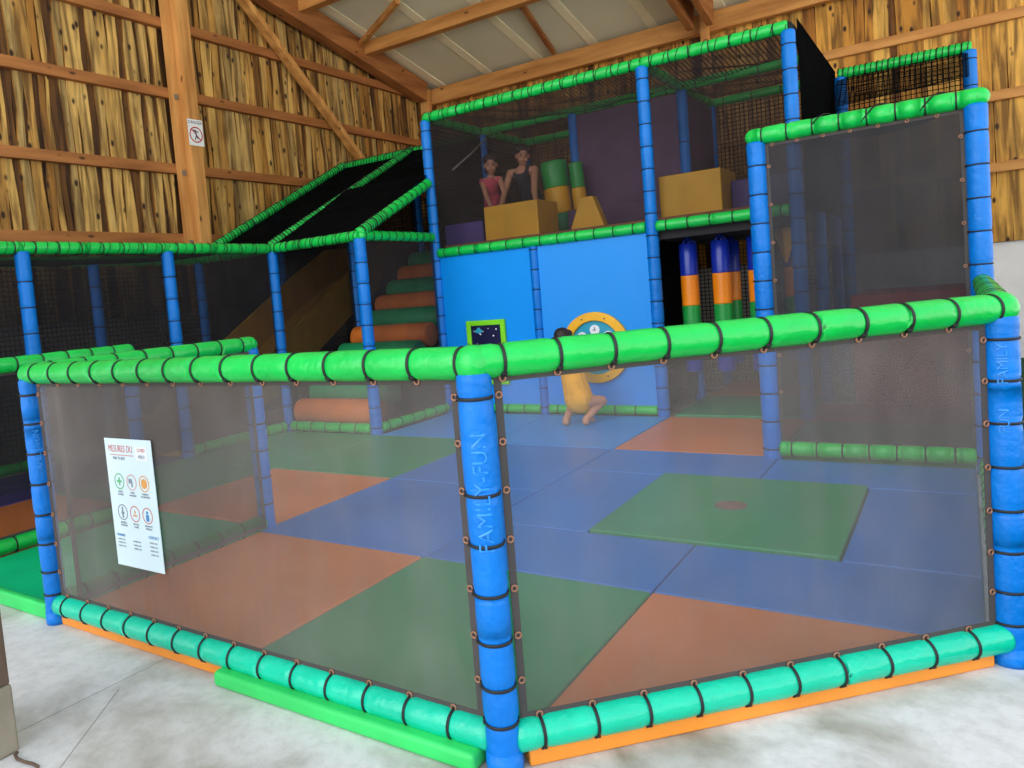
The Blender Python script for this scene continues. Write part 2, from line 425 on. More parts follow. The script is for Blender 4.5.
def ball(bm, c, rx, ry=None, rz=None, seg=16):
    ry = ry or rx; rz = rz or rx
    r = bmesh.ops.create_uvsphere(bm, u_segments=seg, v_segments=max(8, seg*2//3), radius=1)
    for v in r['verts']: v.co = Vector((v.co.x*rx, v.co.y*ry, v.co.z*rz))+Vector(c)
    return r['verts']
def lacing(parent, p0, p1, r, pitch=0.09, m='rope', rr=0.0022):
    """net cord wound round a padded rail"""
    p0, p1 = Vector(p0), Vector(p1); d = p1-p0; L_ = d.length; u, v, dd = frame(d)
    n = max(2, int(L_/pitch*10)); pts = []
    for i in range(n+1):
        t = i/n; a = t*L_/pitch*2*PI
        pts.append(p0+d*t+u*(r*math.cos(a))+v*(r*math.sin(a)))
    bm = bmesh.new(); tube(bm, pts, rr, 5); return obj('lacing_cord', bm, m, parent, True)
def mesh_panel(parent, a, b, z0, z1, r, m='mesh_front', hem=True, inset=0.055, eyes=None, off=0.0, name='mesh_panel'):
    """upright see-through panel hung between two posts at a and b (x, y)"""
    a, b = Vector((a[0], a[1], 0)), Vector((b[0], b[1], 0)); d = (b-a).normalized(); n = Vector((d.y, -d.x, 0))
    a2, b2 = a+d*inset+n*off, b-d*inset+n*off
    q = [Vector((a2.x, a2.y, z0)), Vector((b2.x, b2.y, z0)), Vector((b2.x, b2.y, z1)), Vector((a2.x, a2.y, z1))]
    bm = bmesh.new(); sheet(bm, q, 10, 8, 0, 0.004); o = obj(name, bm, m, parent, True)
    if hem:
        hb = bmesh.new(); h = 0.022; t = 0.0015; w_ = (b2-a2).length
        for (s0, e0, s1, e1) in ((0, 0, w_, h), (0, z1-z0-h, w_, z1-z0), (0, h, h, z1-z0-h), (w_-h, h, w_, z1-z0-h)):
            vs = []
            for k in (-t, t):
                for s, e in ((s0, e0), (s1, e0), (s1, e1), (s0, e1)):
                    p = a2+d*s+n*k; vs.append(hb.verts.new((p.x, p.y, z0+e)))
            for f in ((3, 2, 1, 0), (4, 5, 6, 7), (0, 1, 5, 4), (1, 2, 6, 5), (2, 3, 7, 6), (3, 0, 4, 7)): hb.faces.new([vs[i] for i in f])
        bmesh.ops.recalc_face_normals(hb, faces=hb.faces[:])
        obj('hem', hb, 'hem', o)
    if eyes:
        for p in eyes: put('eyelet', EYE, o, n, p+n*(off+0.004))
    return o

# ------------------------------------------------------------------ the setting
def struct(name, bm, m, parent=None, **k):
    o = obj(name, bm, m, parent, **k)
    if parent is None: o['kind'] = 'structure'
    return o
XL, YB = -6.65, 9.75
PL = 1.405
roofz = lambda y: 4.93+0.21*(YB-y)
struct('floor', bx(-6.9, -6, -0.15, 1.22, 10.0, 0.0), 'floor')
tb = bx(1.22, 1.05, -0.15, 6.0, 10.0, 0.004)
struct('floor', tb, 'turf')
struct('floor', bx(1.22, -6, -0.15, 6.0, 1.05, 0.0), 'turf')
def board_wall(name, axis, const, lo, hi, zb, ztop, wmin, wmax, wob, m, gap, seed, face):
    rnd = random.Random(seed)
    bm = bmesh.new(); col = bm.loops.layers.float_color.new('tone')
    def P(s, z, dpt):
        return (const+face*dpt, s, z) if axis == 'x' else (s, const+face*dpt, z)
    for layer in (0, 1):
        s = lo
        while s < hi:
            wdt = rnd.uniform(wmin, wmax)
            if layer == 1 and rnd.random() < gap: s += wdt*rnd.uniform(0.3, 0.8); continue
            zt = ztop(s+wdt/2) ; n = 14; tone = rnd.random()
            if layer == 0: tone *= 0.25
            dpt = (0.004 if layer == 0 else 0.028)+rnd.uniform(0, 0.006); th = 0.018
            ph = [rnd.uniform(0, 6.28) for _ in range(6)]
            lean = rnd.uniform(-0.03, 0.03)*wob*8
            tap = rnd.uniform(-0.35, 0.35)*wob*8
            rows = []
            for i in range(n+1):
                z = zb+(zt-zb)*i/n; t = i/n-0.5
                a = s+lean*t + wob*(math.sin(z*3.1+ph[0])+0.6*math.sin(z*7.3+ph[1])+0.3*math.sin(z*17+ph[4]))*0.5
                b = s+wdt*(1+tap*t)+lean*t + wob*(math.sin(z*2.7+ph[2])+0.6*math.sin(z*6.1+ph[3])+0.3*math.sin(z*15+ph[5]))*0.5
                if b-a < 0.03: b = a+0.03
                rows.append([bm.verts.new(P(a, z, dpt)), bm.verts.new(P(a+0.006, z, dpt+th)), bm.verts.new(P(b-0.006, z, dpt+th)), bm.verts.new(P(b, z, dpt))])
            for r0, r1 in zip(rows, rows[1:]):
                for k in range(3):
                    f = bm.faces.new((r0[k], r0[k+1], r1[k+1], r1[k]))
                    tt = 0.2+0.8*tone if (k == 1 and layer == 1) else tone*0.3
                    for lp in f.loops: lp[col] = (tt, tt, tt, 1)
            s += wdt*(0.93 if layer == 1 else 0.8)
    bmesh.ops.recalc_face_normals(bm, faces=bm.faces[:])
    for f in bm.faces:
        nn = f.normal.x*face if axis == 'x' else f.normal.y*face
        if nn < -0.01: f.normal_flip()
    return bm
# left wall: plinth, sheathing and slab boards
wl_ = struct('wall_left', bx(XL-0.25, -3.2, 0, XL, YB, PL), 'plaster')
bk = prism([(XL-0.1, -3.2, PL), (XL-0.1, YB, PL), (XL-0.1, YB, roofz(YB)), (XL-0.1, -3.2, roofz(-3.2))], (0.1, 0, 0))
obj('sheathing', bk, 'board_gap', wl_)
obj('slab_boards', board_wall('wall_left', 'x', XL, -3.1, YB, PL+0.005, lambda y: roofz(y)-0.02, 0.06, 0.15, 0.034, 'slabs', 0.26, 3, 1), 'slabs', wl_)
wb_ = struct('wall_back', bx(XL, YB, 0, 5.0, YB+0.25, PL), 'plaster')
obj('sheathing', bx(XL, YB+0.001, PL, 5.0, YB+0.1, roofz(YB)+0.1), 'board_gap', wb_)
obj('slab_boards', board_wall('wall_back', 'y', YB, XL+0.05, 5.0, PL+0.005, lambda x: roofz(YB)+0.05, 0.09, 0.19, 0.010, 'slabs_back', 0.08, 5, -1), 'slabs_back', wb_)
# roof
RY0 = -1.2
ce = struct('ceiling', prism([(XL-0.3, RY0, roofz(RY0)), (XL-0.3, YB+0.4, roofz(YB+0.4)), (XL-0.3, YB+0.4, roofz(YB+0.4)+0.12), (XL-0.3, RY0, roofz(RY0)+0.12)], (5.5-XL, 0, 0)), 'ceiling')
x = -6.3
while x < 5:
    obj('batten', beam((x+0.12, YB-0.1, roofz(YB-0.1)-0.006), (x+0.12, RY0+0.05, roofz(RY0+0.05)-0.006), 0.14, 0.012), 'batten', ce)
    x += 0.93
# rails on the walls
for z in (2.29, 3.12, 4.01, 4.83):
    y1 = YB-0.02; 
    struct('trim_1', bx(XL+0.02, -3.0, z-0.058, XL+0.12, y1, z+0.058), 'beam_y', bevel=0.004)
    if z < 4.5: struct('trim_2', bx(XL+0.12, YB-0.12, z-0.058, 5.0, YB-0.02, z+0.058), 'beam_x', bevel=0.004)
def timber_thing(name, bm, m, label, cat='beam'):
    return tag(obj(name, bm, m, None, bevel=0.004), label, cat)
timber_thing('wall_plate_beam', bx(XL+0.2, YB-0.24, 4.66, 5.0, YB-0.12, 4.92), 'beam_x', 'long horizontal timber beam along the top of the back wall under the eaves')
pt = thing('timber_post', (XL+0.22, 4.33, 0), 'tall square timber post against left wall carrying the small warning sign', 'post')
obj('post_shaft', bx(XL+0.12, 4.25, 0.0, XL+0.32, 4.41, roofz(4.4)-0.36), 'beam_z', pt, bevel=0.006)
pc = bx(XL+0.12, 4.15, PL, XL+0.2, 4.25, roofz(4.4)-0.36); obj('side_plank', pc, 'beam_z', pt, bevel=0.004)
for z in (2.4, 3.23, 4.12): obj('angle_bracket', bx(XL+0.2, 4.17, z-0.20, XL+0.21, 4.22, z-0.14), 'metal', pt)
timber_thing('diagonal_brace', beam((XL+0.2, 5.35, 5.45), (XL+0.2, 7.75, 3.36), 0.08, 0.13, (1, 0, 0)), 'beam_z', 'diagonal timber brace slanting down across the left slab wall', 'brace')
timber_thing('corner_post', bx(-6.50, 9.36, 0.0, -6.34, 9.48, 4.90), 'beam_z', 'short-looking timber post in the corner where left and back walls meet', 'post')
yr0, yr1 = -1.0, YB-0.42
timber_thing('rafter_beam', beam((XL+0.24, yr0, roofz(yr0)-0.18), (XL+0.24, yr1, roofz(yr1)-0.18), 0.2, 0.32), 'beam_y', 'thick dark rafter sloping along the top of the left wall', 'rafter')
for dx, lab in ((-1.86, 'left one of the twin rafters above the middle of the back wall'), (-1.60, 'right one of the twin rafters above the middle of the back wall')):
    timber_thing('twin_rafter', beam((dx, yr0, roofz(yr0)-0.18), (dx, yr1, roofz(yr1)-0.18), 0.09, 0.34), 'beam_y', lab, 'rafter')
timber_thing('truss_post', bx(-1.76, YB-0.36, 3.3, -1.66, YB-0.24, 4.95), 'beam_z', 'upright timber under the twin rafters at the back wall', 'post')
timber_thing('ceiling_strut', beam((-3.72, 7.7, roofz(7.7)-0.035), (-4.0, 9.5, roofz(9.5)-0.035), 0.07, 0.06), 'beam_y', 'thin dark strut on the cream ceiling running down to the back wall beam', 'strut')
zp = roofz(7.75)-0.1
timber_thing('roof_purlin', bx(-6.31, 7.7, zp-0.12, 5.0, 7.84, zp+0.07), 'beam_x', 'pale horizontal purlin crossing the cream ceiling nearest the back wall', 'purlin')
zp = roofz(6.35)-0.1
timber_thing('roof_purlin', bx(-6.31, 6.3, zp-0.12, 5.0, 6.44, zp+0.07), 'beam_x', 'purlin stub at the top edge of the photo beside the left rafter', 'purlin')
timber_thing('purlin_brace', beam((-6.30, 7.60, 5.26), (-5.1, 6.98, 5.40), 0.07, 0.08), 'beam_x', 'short brace rising from the rafter end of the pale purlin', 'brace')

# ------------------------------------------------------------------ floor mats
ZM = 0.06
def fmat(x0, y0, x1, y1, m, label, poly=None, group='floor mats', zt=ZM, z0=0.0005):
    g = 0.004
    if poly is None: bm = bx(x0+g, y0+g, z0, x1-g, y1-g, zt)
    else: bm = prism([(p[0], p[1], z0) for p in poly], (0, 0, zt-z0))
    return tag(obj('foam_mat', bm, m, None, bevel=0.010), label, 'mat', group)
A, B_, D0, E0 = -1.14, -2.33, 0.015, 1.2
fmat(B_+0.02, 0.03, A, 1.21, 'mat_orange', 'large orange floor mat just behind the printed notice on the front mesh')
fmat(A, 0.03, D0, 1.21, 'mat_green', 'green floor mat behind the blue front corner post', [(A+.004, .034), (-0.03, .034), (D0-.004, .085), (D0-.004, 1.206), (A+.004, 1.206)])
fmat(D0, 0, E0, 1.21, 'mat_orange', 'triangular orange floor mat along the right hand front rail', [(D0+.004, .1), (1.11, 1.206), (D0+.004, 1.206)])
fmat(A, 1.21, D0, 1.83, 'mat_blue', 'blue floor mat between the front green mat and the holed mat')
fmat(D0, 1.21, E0, 1.83, 'mat_blue', 'blue floor mat bordering the triangular orange mat', [(D0+.004, 1.214), (1.11, 1.214), (1.125, 1.3), (1.125, 1.826), (D0+.004, 1.826)])
fmat(A, 1.83, -0.53, 3.07, 'mat_blue', 'blue floor mat on the left flank of the green mat with the hole')
hm = fmat(-0.53, 1.83, 0.627, 3.07, 'mat_green', 'green floor mat with a round brown patch in its middle', zt=0.075)
cb = bmesh.new(); tube(cb, [(0.03, 2.455, 0.0755), (0.03, 2.455, 0.0775)], 0.083, 28); pp = obj('round_patch', cb, pbr('worn_brown_patch', lin(122, 90, 78), 0.8, 0.4, 30, 0.2, 12), hm); pp['label'] = 'round worn brown patch'
fmat(0.627, 1.83, 1.13, 3.07, 'mat_blue', 'blue floor mat on the right flank of the green mat with the hole')
fmat(A, 3.07, 0.04, 3.74, 'mat_blue', 'blue floor mat between the mat with the hole and the far orange mat')
fmat(0.04, 3.07, 1.13, 3.66, 'mat_blue', 'blue floor mat in front of the low green rail at right')
fmat(A, 3.74, -0.005, 5.13, 'mat_orange', 'orange floor mat in front of the hanging bags')
fmat(B_, 1.21, A, 2.49, 'mat_blue', 'blue floor mat at the right of the entrance fence end post')
fmat(B_, 2.49, A, 3.74, 'mat_blue', 'blue floor mat in the middle of the left half, between blue ones')
fmat(B_, 3.74, A, 5.13, 'mat_blue2', 'brighter blue floor mat under the crouching child')
fmat(-3.54, 1.31, B_, 2.49, 'mat_orange', 'orange floor mat behind the entrance fence end post')
fmat(-3.54, 2.49, B_, 3.87, 'mat_green', 'large green floor mat in front of the roll staircase')
fmat(-3.54, 3.87, B_, 5.13, 'mat_blue2', 'brighter blue floor mat against the tower panels beside the stairs')
fmat(-4.8, 1.31, -3.54, 2.49, 'mat_green', 'green floor mat left of the orange one, deep behind the notice')
fmat(-4.8, 2.49, -3.54, 3.87, 'mat_green', 'green floor mat at the foot of the roll staircase, left piece')
fmat(-4.8, -0.1, -3.62, 1.31, 'mat_orange', 'orange floor mat left of the entrance walkway')
fmat(-5.95, -0.1, -4.8, 1.31, 'purple', 'purple floor mat far left beyond the orange one')
fmat(-5.95, 1.31, -4.8, 3.87, 'purple', 'purple floor mat beneath the foot of the slide')
fmat(A, 5.25, -0.005, 6.4, 'mat_green', 'green floor mat under the hanging bags')
fmat(A, 6.4, -0.005, 7.45, 'mat_orange', 'orange floor mat at the back under the tower deck')
fmat(0.005, 3.82, 1.13, 5.05, 'mat_green', 'dark green floor mat inside the right hand mesh enclosure')
fmat(-3.50, 0.02, -2.42, 1.3, 'mat_entry', 'shiny bright green mat in the entrance walkway', group='walkway pads', zt=0.055)
tag(obj('edge_pad', bx(-3.52, -0.02, 0.0005, -2.42, 0.018, 0.075), 'pad_green', None, bevel=0.012), 'light green edging strip at the front of the entrance walkway', 'pad')
tag(obj('edge_pad', bx(-2.30, -0.012, 0.0005, -1.17, 0.026, 0.058), 'pad_orange', None, bevel=0.006), 'orange foam edge under the front rail below the notice', 'pad')
tag(obj('edge_pad', bx(-1.17, -0.075, 0.0005, -0.06, 0.026, 0.058), 'pad_green', None, bevel=0.016), 'light green foam pad sticking out under the front rail left of corner post', 'pad')
n45 = Vector((0.7071, -0.7071, 0))
q0, q1 = Vector((0.05, 0.045, 0)), Vector((1.13, 1.19, 0))
tag(obj('edge_pad', prism([tuple(q0+n45*0.018+Vector((0, 0, .0005))), tuple(q1+n45*0.018+Vector((0, 0, .0005))), tuple(q1-n45*0.03+Vector((0, 0, .0005))), tuple(q0-n45*0.03+Vector((0, 0, .0005)))], (0, 0, 0.058)), 'pad_orange', None, bevel=0.006), 'orange foam edge under the slanting right hand front rail', 'pad')

# ------------------------------------------------------------------ front fence
H = 1.15; R0 = 0.047; ZB = 0.088
P1, P2, P3 = Vector((-2.35, 0, 0)), Vector((0, 0, 0)), Vector((1.185, 1.235, 0))
def post_with_base(parent, p, z0, z1, r, tl, m='blue', step=None, name='post'):
    o, t = pad(parent, name, (p[0], p[1], z0), (p[0], p[1], z1), r, m, tie_list=tl, step=step or 0.16, pinch=0.93)
    return o, t
fence = thing('play_fence', (0, 0, 0), 'waist-high front barrier of blue padded posts, green rails and grey see-through mesh', 'fence')
zties = [0.14, 0.245, 0.375, 0.51, 0.65, 0.79, 0.925, 1.055]
for p, r in ((P1, R0), (P2, R0*1.04), (P3, 0.052)):
    po, _ = post_with_base(fence, p, 0.0, H-0.02, r, [z for z in zties if not (p is P2 and abs(z-0.925) < 0.01)])
    cp = bmesh.new(); tube(cp, [(p[0], p[1], 0.001), (p[0], p[1], 0.02), (p[0], p[1], 0.06)], [r*1.06, r*1.1, r*1.05], 18); obj('base_sleeve', cp, 'blue', po, True)
def rails(parent, a, b, r=R0, zt=H, zb=ZB, mt='green', mb='green_sky_tint', step=0.16, top=True, bot=True, mesh=True, mm='mesh_front', hem=True, eyes=True, ext=0.0, ztop_mesh=None, z0m=None, off=0.0):
    a, b = Vector(a), Vector(b); d = (b-a).normalized(); et, eb = [], []
    n = Vector((d.y, -d.x, 0))
    if top:
        o, et = pad(parent, 'top_rail', (a.x-d.x*ext, a.y-d.y*ext, zt), (b.x+d.x*ext, b.y+d.y*ext, zt), r, mt, step)
    if bot:
        o, eb = pad(parent, 'bottom_rail', (a.x+d.x*.03, a.y+d.y*.03, zb), (b.x-d.x*.03, b.y-d.y*.03, zb), r, mb, step)
    if mesh:
        z0 = z0m if z0m is not None else (zb+r*0.8 if bot else zb); z1 = zt-r*0.8 if ztop_mesh is None else ztop_mesh
        ev = []
        if eyes:
            W = (b-a).length
            for p in et:
                s = (p-Vector((a.x, a.y, p.z))).dot(d)
                if 0.07 < s < W-0.07: ev.append(Vector((p.x, p.y, z1-0.012)))
            for p in eb:
                s = (p-Vector((a.x, a.y, p.z))).dot(d)
                if 0.07 < s < W-0.07: ev.append(Vector((p.x, p.y, z0+0.012)))
            for z in zties[1:]:
                for q, sg in ((a, 1), (b, -1)): ev.append(Vector((q.x+d.x*sg*0.066, q.y+d.y*sg*0.066, z)))
        mesh_panel(parent, (a.x, a.y), (b.x, b.y), z0, z1, r, mm, hem, eyes=ev, off=off)
rails(fence, P1, P2); rails(fence, P2, P3)
def cap_ball(parent, p, r, m='green', name='corner_cap'):
    bm = bmesh.new(); ball(bm, p, r, r, r*0.98, 18); return obj(name, bm, m, parent, True)
cap_ball(fence, (0, 0, H-0.002), 0.053); cap_ball(fence, (P3.x, P3.y, H), 0.054); cap_ball(fence, (P1.x, P1.y, H-.002), 0.046)
# lettering pressed into the blue sleeves
def sleeve_text(parent, p, r, zc, txt, size, ang, m='letter'):
    bm = text_bm(txt, size)
    for v in bm.verts:
        zz = v.co.x; a = ang - v.co.y/r; rr = r+0.0009+v.co.z
        v.co = Vector((p[0]+rr*math.cos(a), p[1]+rr*math.sin(a), zc+zz))
    o = obj('lettering', bm, m, parent); o['label'] = 'pale blue maker lettering running up the sleeve'
sleeve_text(fence, P2, 0.0505, 0.80, 'FAMILY-FUN', 0.060, math.atan2(-1.75, 1.1))
sleeve_text(fence, P3, 0.0535, 0.98, 'FAMILY', 0.040, math.atan2(-3, -0.1)+.1)
sleeve_text(fence, P3, 0.0535, 0.80, 'FUN', 0.040, math.atan2(-3, -0.1)+.1)
sleeve_text(fence, P1, 0.0485, 0.80, 'FAMILY-FUN', 0.036, math.atan2(-1.75, 3.4))

# entrance side fences
f2 = thing('play_fence', (-2.35, 1.3, 0), 'side barrier running back from the left front post, blue end post behind the notice mesh', 'fence')
post_with_base(f2, (-2.35, 1.3), 0, H-0.02, 0.050, [0.2, 0.36, 0.52, 0.68, 0.84, 1.0])
rails(f2, Vector((-2.35, 0.02, 0)), Vector((-2.35, 1.3, 0)), mb='green', mm='mesh_in', eyes=False, off=0.052, z0m=0.07)
cap_ball(f2, (-2.35, 1.3, H), 0.048)
f3 = thing('play_fence', (-3.57, 1.3, 0), 'far side barrier of the entrance walkway at the left edge', 'fence')
for y in (-0.02, 1.3): post_with_base(f3, (-3.57, y), 0, H-0.02, 0.048, [0.2, 0.36, 0.52, 0.68, 0.84, 1.0])
rails(f3, Vector((-3.57, -0.02, 0)), Vector((-3.57, 1.3, 0)), mb='green', mm='mesh_in', eyes=False)
cap_ball(f3, (-3.57, 1.3, H), 0.048)
f4 = thing('play_fence', (1.185, 3.7, 0), 'right hand side barrier between the two tall blue posts, mostly hidden', 'fence')
rails(f4, Vector((1.185, 1.26, 0)), Vector((1.185, 3.68, 0)), mb='green', mm='mesh_in', eyes=False)

# ------------------------------------------------------------------ netted low frame on the left
ZR = 1.98; RP = 0.056
nf = thing('netted_play_frame', (-4.8, 2.6, 0), 'low netted frame of blue posts with a black netted roof left of the stairs', 'play frame')
RY = (0.0, 1.3, 2.61, 3.9)
lv = lambda h, s=0.2: [s*(i+0.6) for i in range(int(h/s))]
for X in (-4.8, -6.0):
    for y in RY: post_with_base(nf, (X, y), 0, ZR-0.03, RP, lv(ZR))
post_with_base(nf, (-3.6, 3.9), 0, ZR-0.03, RP*1.05, lv(ZR))
for X in (-4.8, -6.0):
    for y0, y1 in zip(RY, RY[1:]):
        pad(nf, 'top_rail', (X, y0, ZR), (X, y1, ZR), 0.05, 'green', 0.19)
        if X == -6.0 or y0 > 2: pad(nf, 'bottom_rail', (X, y0+.06, 0.11), (X, y1-.06, 0.11), 0.05, 'green', 0.2)
        mesh_panel(nf, (X, y0), (X, y1), 0.14, ZR-0.05, RP, 'mesh_in' if X == -4.8 else 'net_dense', False)
for x0, x1 in ((-6.0, -4.8), (-4.8, -3.6)):
    pad(nf, 'top_rail', (x0, 3.9, ZR), (x1, 3.9, ZR), 0.05, 'green', 0.17)
    lacing(nf, (x0, 3.9, ZR), (x1, 3.9, ZR), 0.055, rr=.003)
pad(nf, 'top_rail', (-3.6, 3.9, ZR), (-3.6, 5.13, ZR), 0.05, 'green', 0.12)
pad(nf, 'bottom_rail', (-3.6, 3.96, 0.11), (-3.6, 5.13, 0.11), 0.05, 'green', 0.2)
pad(nf, 'bottom_rail', (-4.74, 3.9, 0.11), (-3.66, 3.9, 0.11), 0.05, 'green', 0.2)
mesh_panel(nf, (-3.6, 3.9), (-3.6, 5.19), 0.14, ZR-0.05, RP, 'mesh_tower', False)
for y0, y1 in zip(RY, RY[1:]):
    lacing(nf, (-4.8, y0, ZR), (-4.8, y1, ZR), 0.055)
bm = bmesh.new(); sheet(bm, [(-6, 0, ZR+.03), (-4.8, 0, ZR+.03), (-4.8, 3.9, ZR+.03), (-6, 3.9, ZR+.03)], 6, 14, 0.12, .01); obj('roof_net', bm, 'net', nf, True)
bm = bmesh.new(); sheet(bm, [(-4.8, 3.9, ZR+.04), (-3.6, 3.9, ZR+.04), (-3.6, 5.19, ZR+.7), (-4.8, 5.19, ZR+.7)], 6, 6, 0.05, .01); obj('roof_net', bm, 'net_dense', nf, True)

# sloping net tunnel over slide and stairs
tn = thing('netted_slide_tunnel', (-4.8, 5.2, 0), 'black net tunnel with sloping green rails climbing to the tower top at left', 'net tunnel')
for X in (-4.8, -6.0):
    post_with_base(tn, (X, 5.19), 0, ZR+.58, RP, lv(2.4)); post_with_base(tn, (X, 6.6), 0, 3.2, RP, lv(3.1))
    pad(tn, 'sloping_rail', (X, 3.9, ZR+.03), (X, 6.6, 3.29), 0.05, 'green', 0.13)
    lacing(tn, (X, 3.9, ZR+.03), (X, 6.6, 3.29), 0.054, 0.05, rr=0.0055)
    bm = bmesh.new(); sheet(bm, [(X, 3.9, 0.1), (X, 6.6, 0.1), (X, 6.6, 3.25), (X, 3.9, ZR)], 8, 8, 0, .012); (obj('side_net', bm, 'net_dense', tn, True) if X == -6.0 else bm.free())
pad(tn, 'sloping_rail', (-3.6, 3.9, ZR+.02), (-3.6, 5.13, 2.56), 0.053, 'green', 0.1)
lacing(tn, (-3.6, 3.95, ZR+.04), (-3.6, 4.3, 2.18), 0.058, 0.04, rr=0.004)
pad(tn, 'top_rail', (-6, 6.6, 3.27), (-3.66, 6.6, 3.27), 0.05, 'green', 0.14); lacing(tn, (-6, 6.6, 3.27), (-3.7, 6.6, 3.27), 0.056, 0.05, rr=0.005)
bm = bmesh.new(); sheet(bm, [(-6, 3.9, ZR), (-4.8, 3.9, ZR), (-4.8, 6.6, 3.26), (-6, 6.6, 3.26)], 8, 12, 0.14, .015); obj('roof_net', bm, 'net_dense', tn, True)
bm = bmesh.new(); sheet(bm, [(-4.8, 5.19, 2.63), (-3.6, 5.19, 2.6), (-3.6, 6.6, 3.29), (-4.8, 6.6, 3.29)], 6, 8, 0.12, .015); obj('roof_net', bm, 'net_dense', tn, True)
bm = bmesh.new(); sheet(bm, [(-6, 6.62, 0.1), (-3.6, 6.62, 0.1), (-3.6, 6.62, 3.25), (-6, 6.62, 3.25)], 8, 8, 0, .012); obj('end_net', bm, 'net_dense', tn, True)

bm = bmesh.new(); sheet(bm, [(-4.79, 3.96, 0.1), (-4.79, 6.55, 0.1), (-4.79, 6.55, 3.2), (-4.79, 3.96, ZR)], 8, 8, 0, .006); obj('dimming_mesh', bm, 'mesh_in', tn, True)  # added see-through sheet that dims the slide behind it
# slide
def slide():
    t = thing('slide', (-5.4, 4.0, 0), 'mustard yellow slide dropping leftward beside the roll staircase', 'slide')
    prof = [(6.5, 1.62), (5.9, 1.58), (5.2, 1.22), (3.9, 0.46), (3.0, 0.12), (2.55, 0.07)]
    yl = [Vector((0, y, z)) for y, z in prof]
    for X, nm in ((-4.92, 'side_wall'), (-5.90, 'side_wall')):
        pts = [(X, y, z) for y, z in prof]+[(X, y, z+0.50 if y > 3.5 else z+0.28) for y, z in prof[::-1]]
        obj(nm, prism(pts, (0.05, 0, 0)), 'yellow_dark', t, bevel=0.01)
    pts = [(-5.85, y, z) for y, z in prof]+[(-5.85, y, z+0.06) for y, z in prof[::-1]]
    obj('chute', prism(pts, (0.93, 0, 0)), 'yellow_dark', t)
    pts = [(-5.42, y, z+0.06) for y, z in prof]+[(-5.42, y, z+0.24) for y, z in prof[::-1]]
    obj('lane_divider', prism(pts, (0.05, 0, 0)), 'yellow_dark', t, bevel=0.01)
    for y, z in ((5.0, 1.05), (6.0, 1.55)):
        obj('support', bx(-5.7, y, 0, -5.1, y+0.08, z), 'dark_under', t)
slide()
# roll staircase
rp = prism([(-4.72, 3.98, 0.001), (-4.72, 6.35, 0.001), (-4.72, 6.35, 1.55), (-4.72, 4.0, 0.02)], (1.04, 0, 0))
tag(obj('stair_ramp', rp, 'dark_under', None), 'dark ramp carrying the coloured foam rolls', 'ramp')
nm = ['lowest', 'second', 'third', 'fourth', 'fifth', 'sixth', 'seventh', 'eighth', 'ninth', 'topmost']
for k in range(10):
    y = 4.05+0.252*k; z = 0.245+0.172*k; rr = 0.135
    r_ = bmesh.new(); x0, x1 = -4.74, -3.66
    tube(r_, [(x0, y, z), (x0+0.012, y, z), (x0+0.03, y, z), (x1-0.03, y, z), (x1-0.012, y, z), (x1, y, z)], [rr*.88, rr*.97, rr, rr, rr*.97, rr*.88], 26)
    cname = 'orange' if k % 2 == 0 else 'green'
    tag(obj('foam_roll', r_, 'roll_orange' if k % 2 == 0 else 'roll_green', None, True), '%s foam roll, %s step of the roll staircase counted from the floor' % (cname, nm[k]), 'foam roll', 'foam roll steps of the staircase')

# ------------------------------------------------------------------ the tower
YT, YM, YK = 5.19, 6.38, 7.5; ZD = 1.80; ZT = 3.264
TX = (-3.605, -1.21, 0.0)
tw = thing('play_tower', (-1.8, 5.19, 0), 'two storey play tower of blue posts, green rails, mesh upper deck and blue lower panels', 'play tower')
for X in (-3.605, -2.42, -1.21, 0.0):
    for y in (YT, YM, YK):
        if X == -2.42 and y == YT: post_with_base(tw, (X, y), 0, ZD-0.04, RP*0.85, lv(ZD)); continue
        post_with_base(tw, (X, y), 0, ZT-0.03, RP if y == YT else RP*0.95, lv(ZT) if y == YT else [s*0.4+.3 for s in range(7)])
for a, b in zip(TX, TX[1:]):
    pad(tw, 'top_rail', (a, YT, ZT), (b, YT, ZT), 0.052, 'green', 0.17); lacing(tw, (a, YT, ZT+.004), (b, YT, ZT+.004), 0.057, 0.11, rr=.003)
    pad(tw, 'deck_rail', (a+.05, YT-.02, ZD), (b-.05, YT-.02, ZD), 0.05, 'green', 0.19)
    mesh_panel(tw, (a, YT), (b, YT), ZD+0.045, ZT-0.05, RP, 'mesh_tower', False)
    for y in (YM, YK): pad(tw, 'top_rail', (a, y, ZT), (b, y, ZT), 0.048, 'green', 0.3)
for X in TX[:2]:
    pad(tw, 'top_rail', (X, YT, ZT), (X, YM, ZT), 0.05, 'green', 0.2); pad(tw, 'top_rail', (X, YM, ZT), (X, YK, ZT), 0.05, 'green', 0.2)
pad(tw, 'bottom_rail', (-3.55, YT, 0.105), (-2.47, YT, 0.105), 0.047, 'green', 0.2)
pad(tw, 'bottom_rail', (-2.37, YT, 0.105), (-1.26, YT, 0.105), 0.047, 'green', 0.2)
dk = obj('deck', bx(-3.56, YT+0.05, ZD-0.12, -0.04, YK, ZD+0.03), 'dark_under', tw)
obj('deck_edge', bx(-3.5, YT+0.02, ZD+0.031, -0.06, YT+0.10, ZD+0.075), 'platform', tw, bevel=0.01)
bm = bmesh.new(); sheet(bm, [(-3.6, YT, ZT+.05), (0, YT, ZT+.05), (0, YK, ZT+.05), (-3.6, YK, ZT+.05)], 16, 12, 0.08, .015); obj('roof_net', bm, 'net_roof', tw, True)
pad(tw, 'top_rail', (0, YT, ZT), (0, YK, ZT), 0.042, 'rope', 0.3)
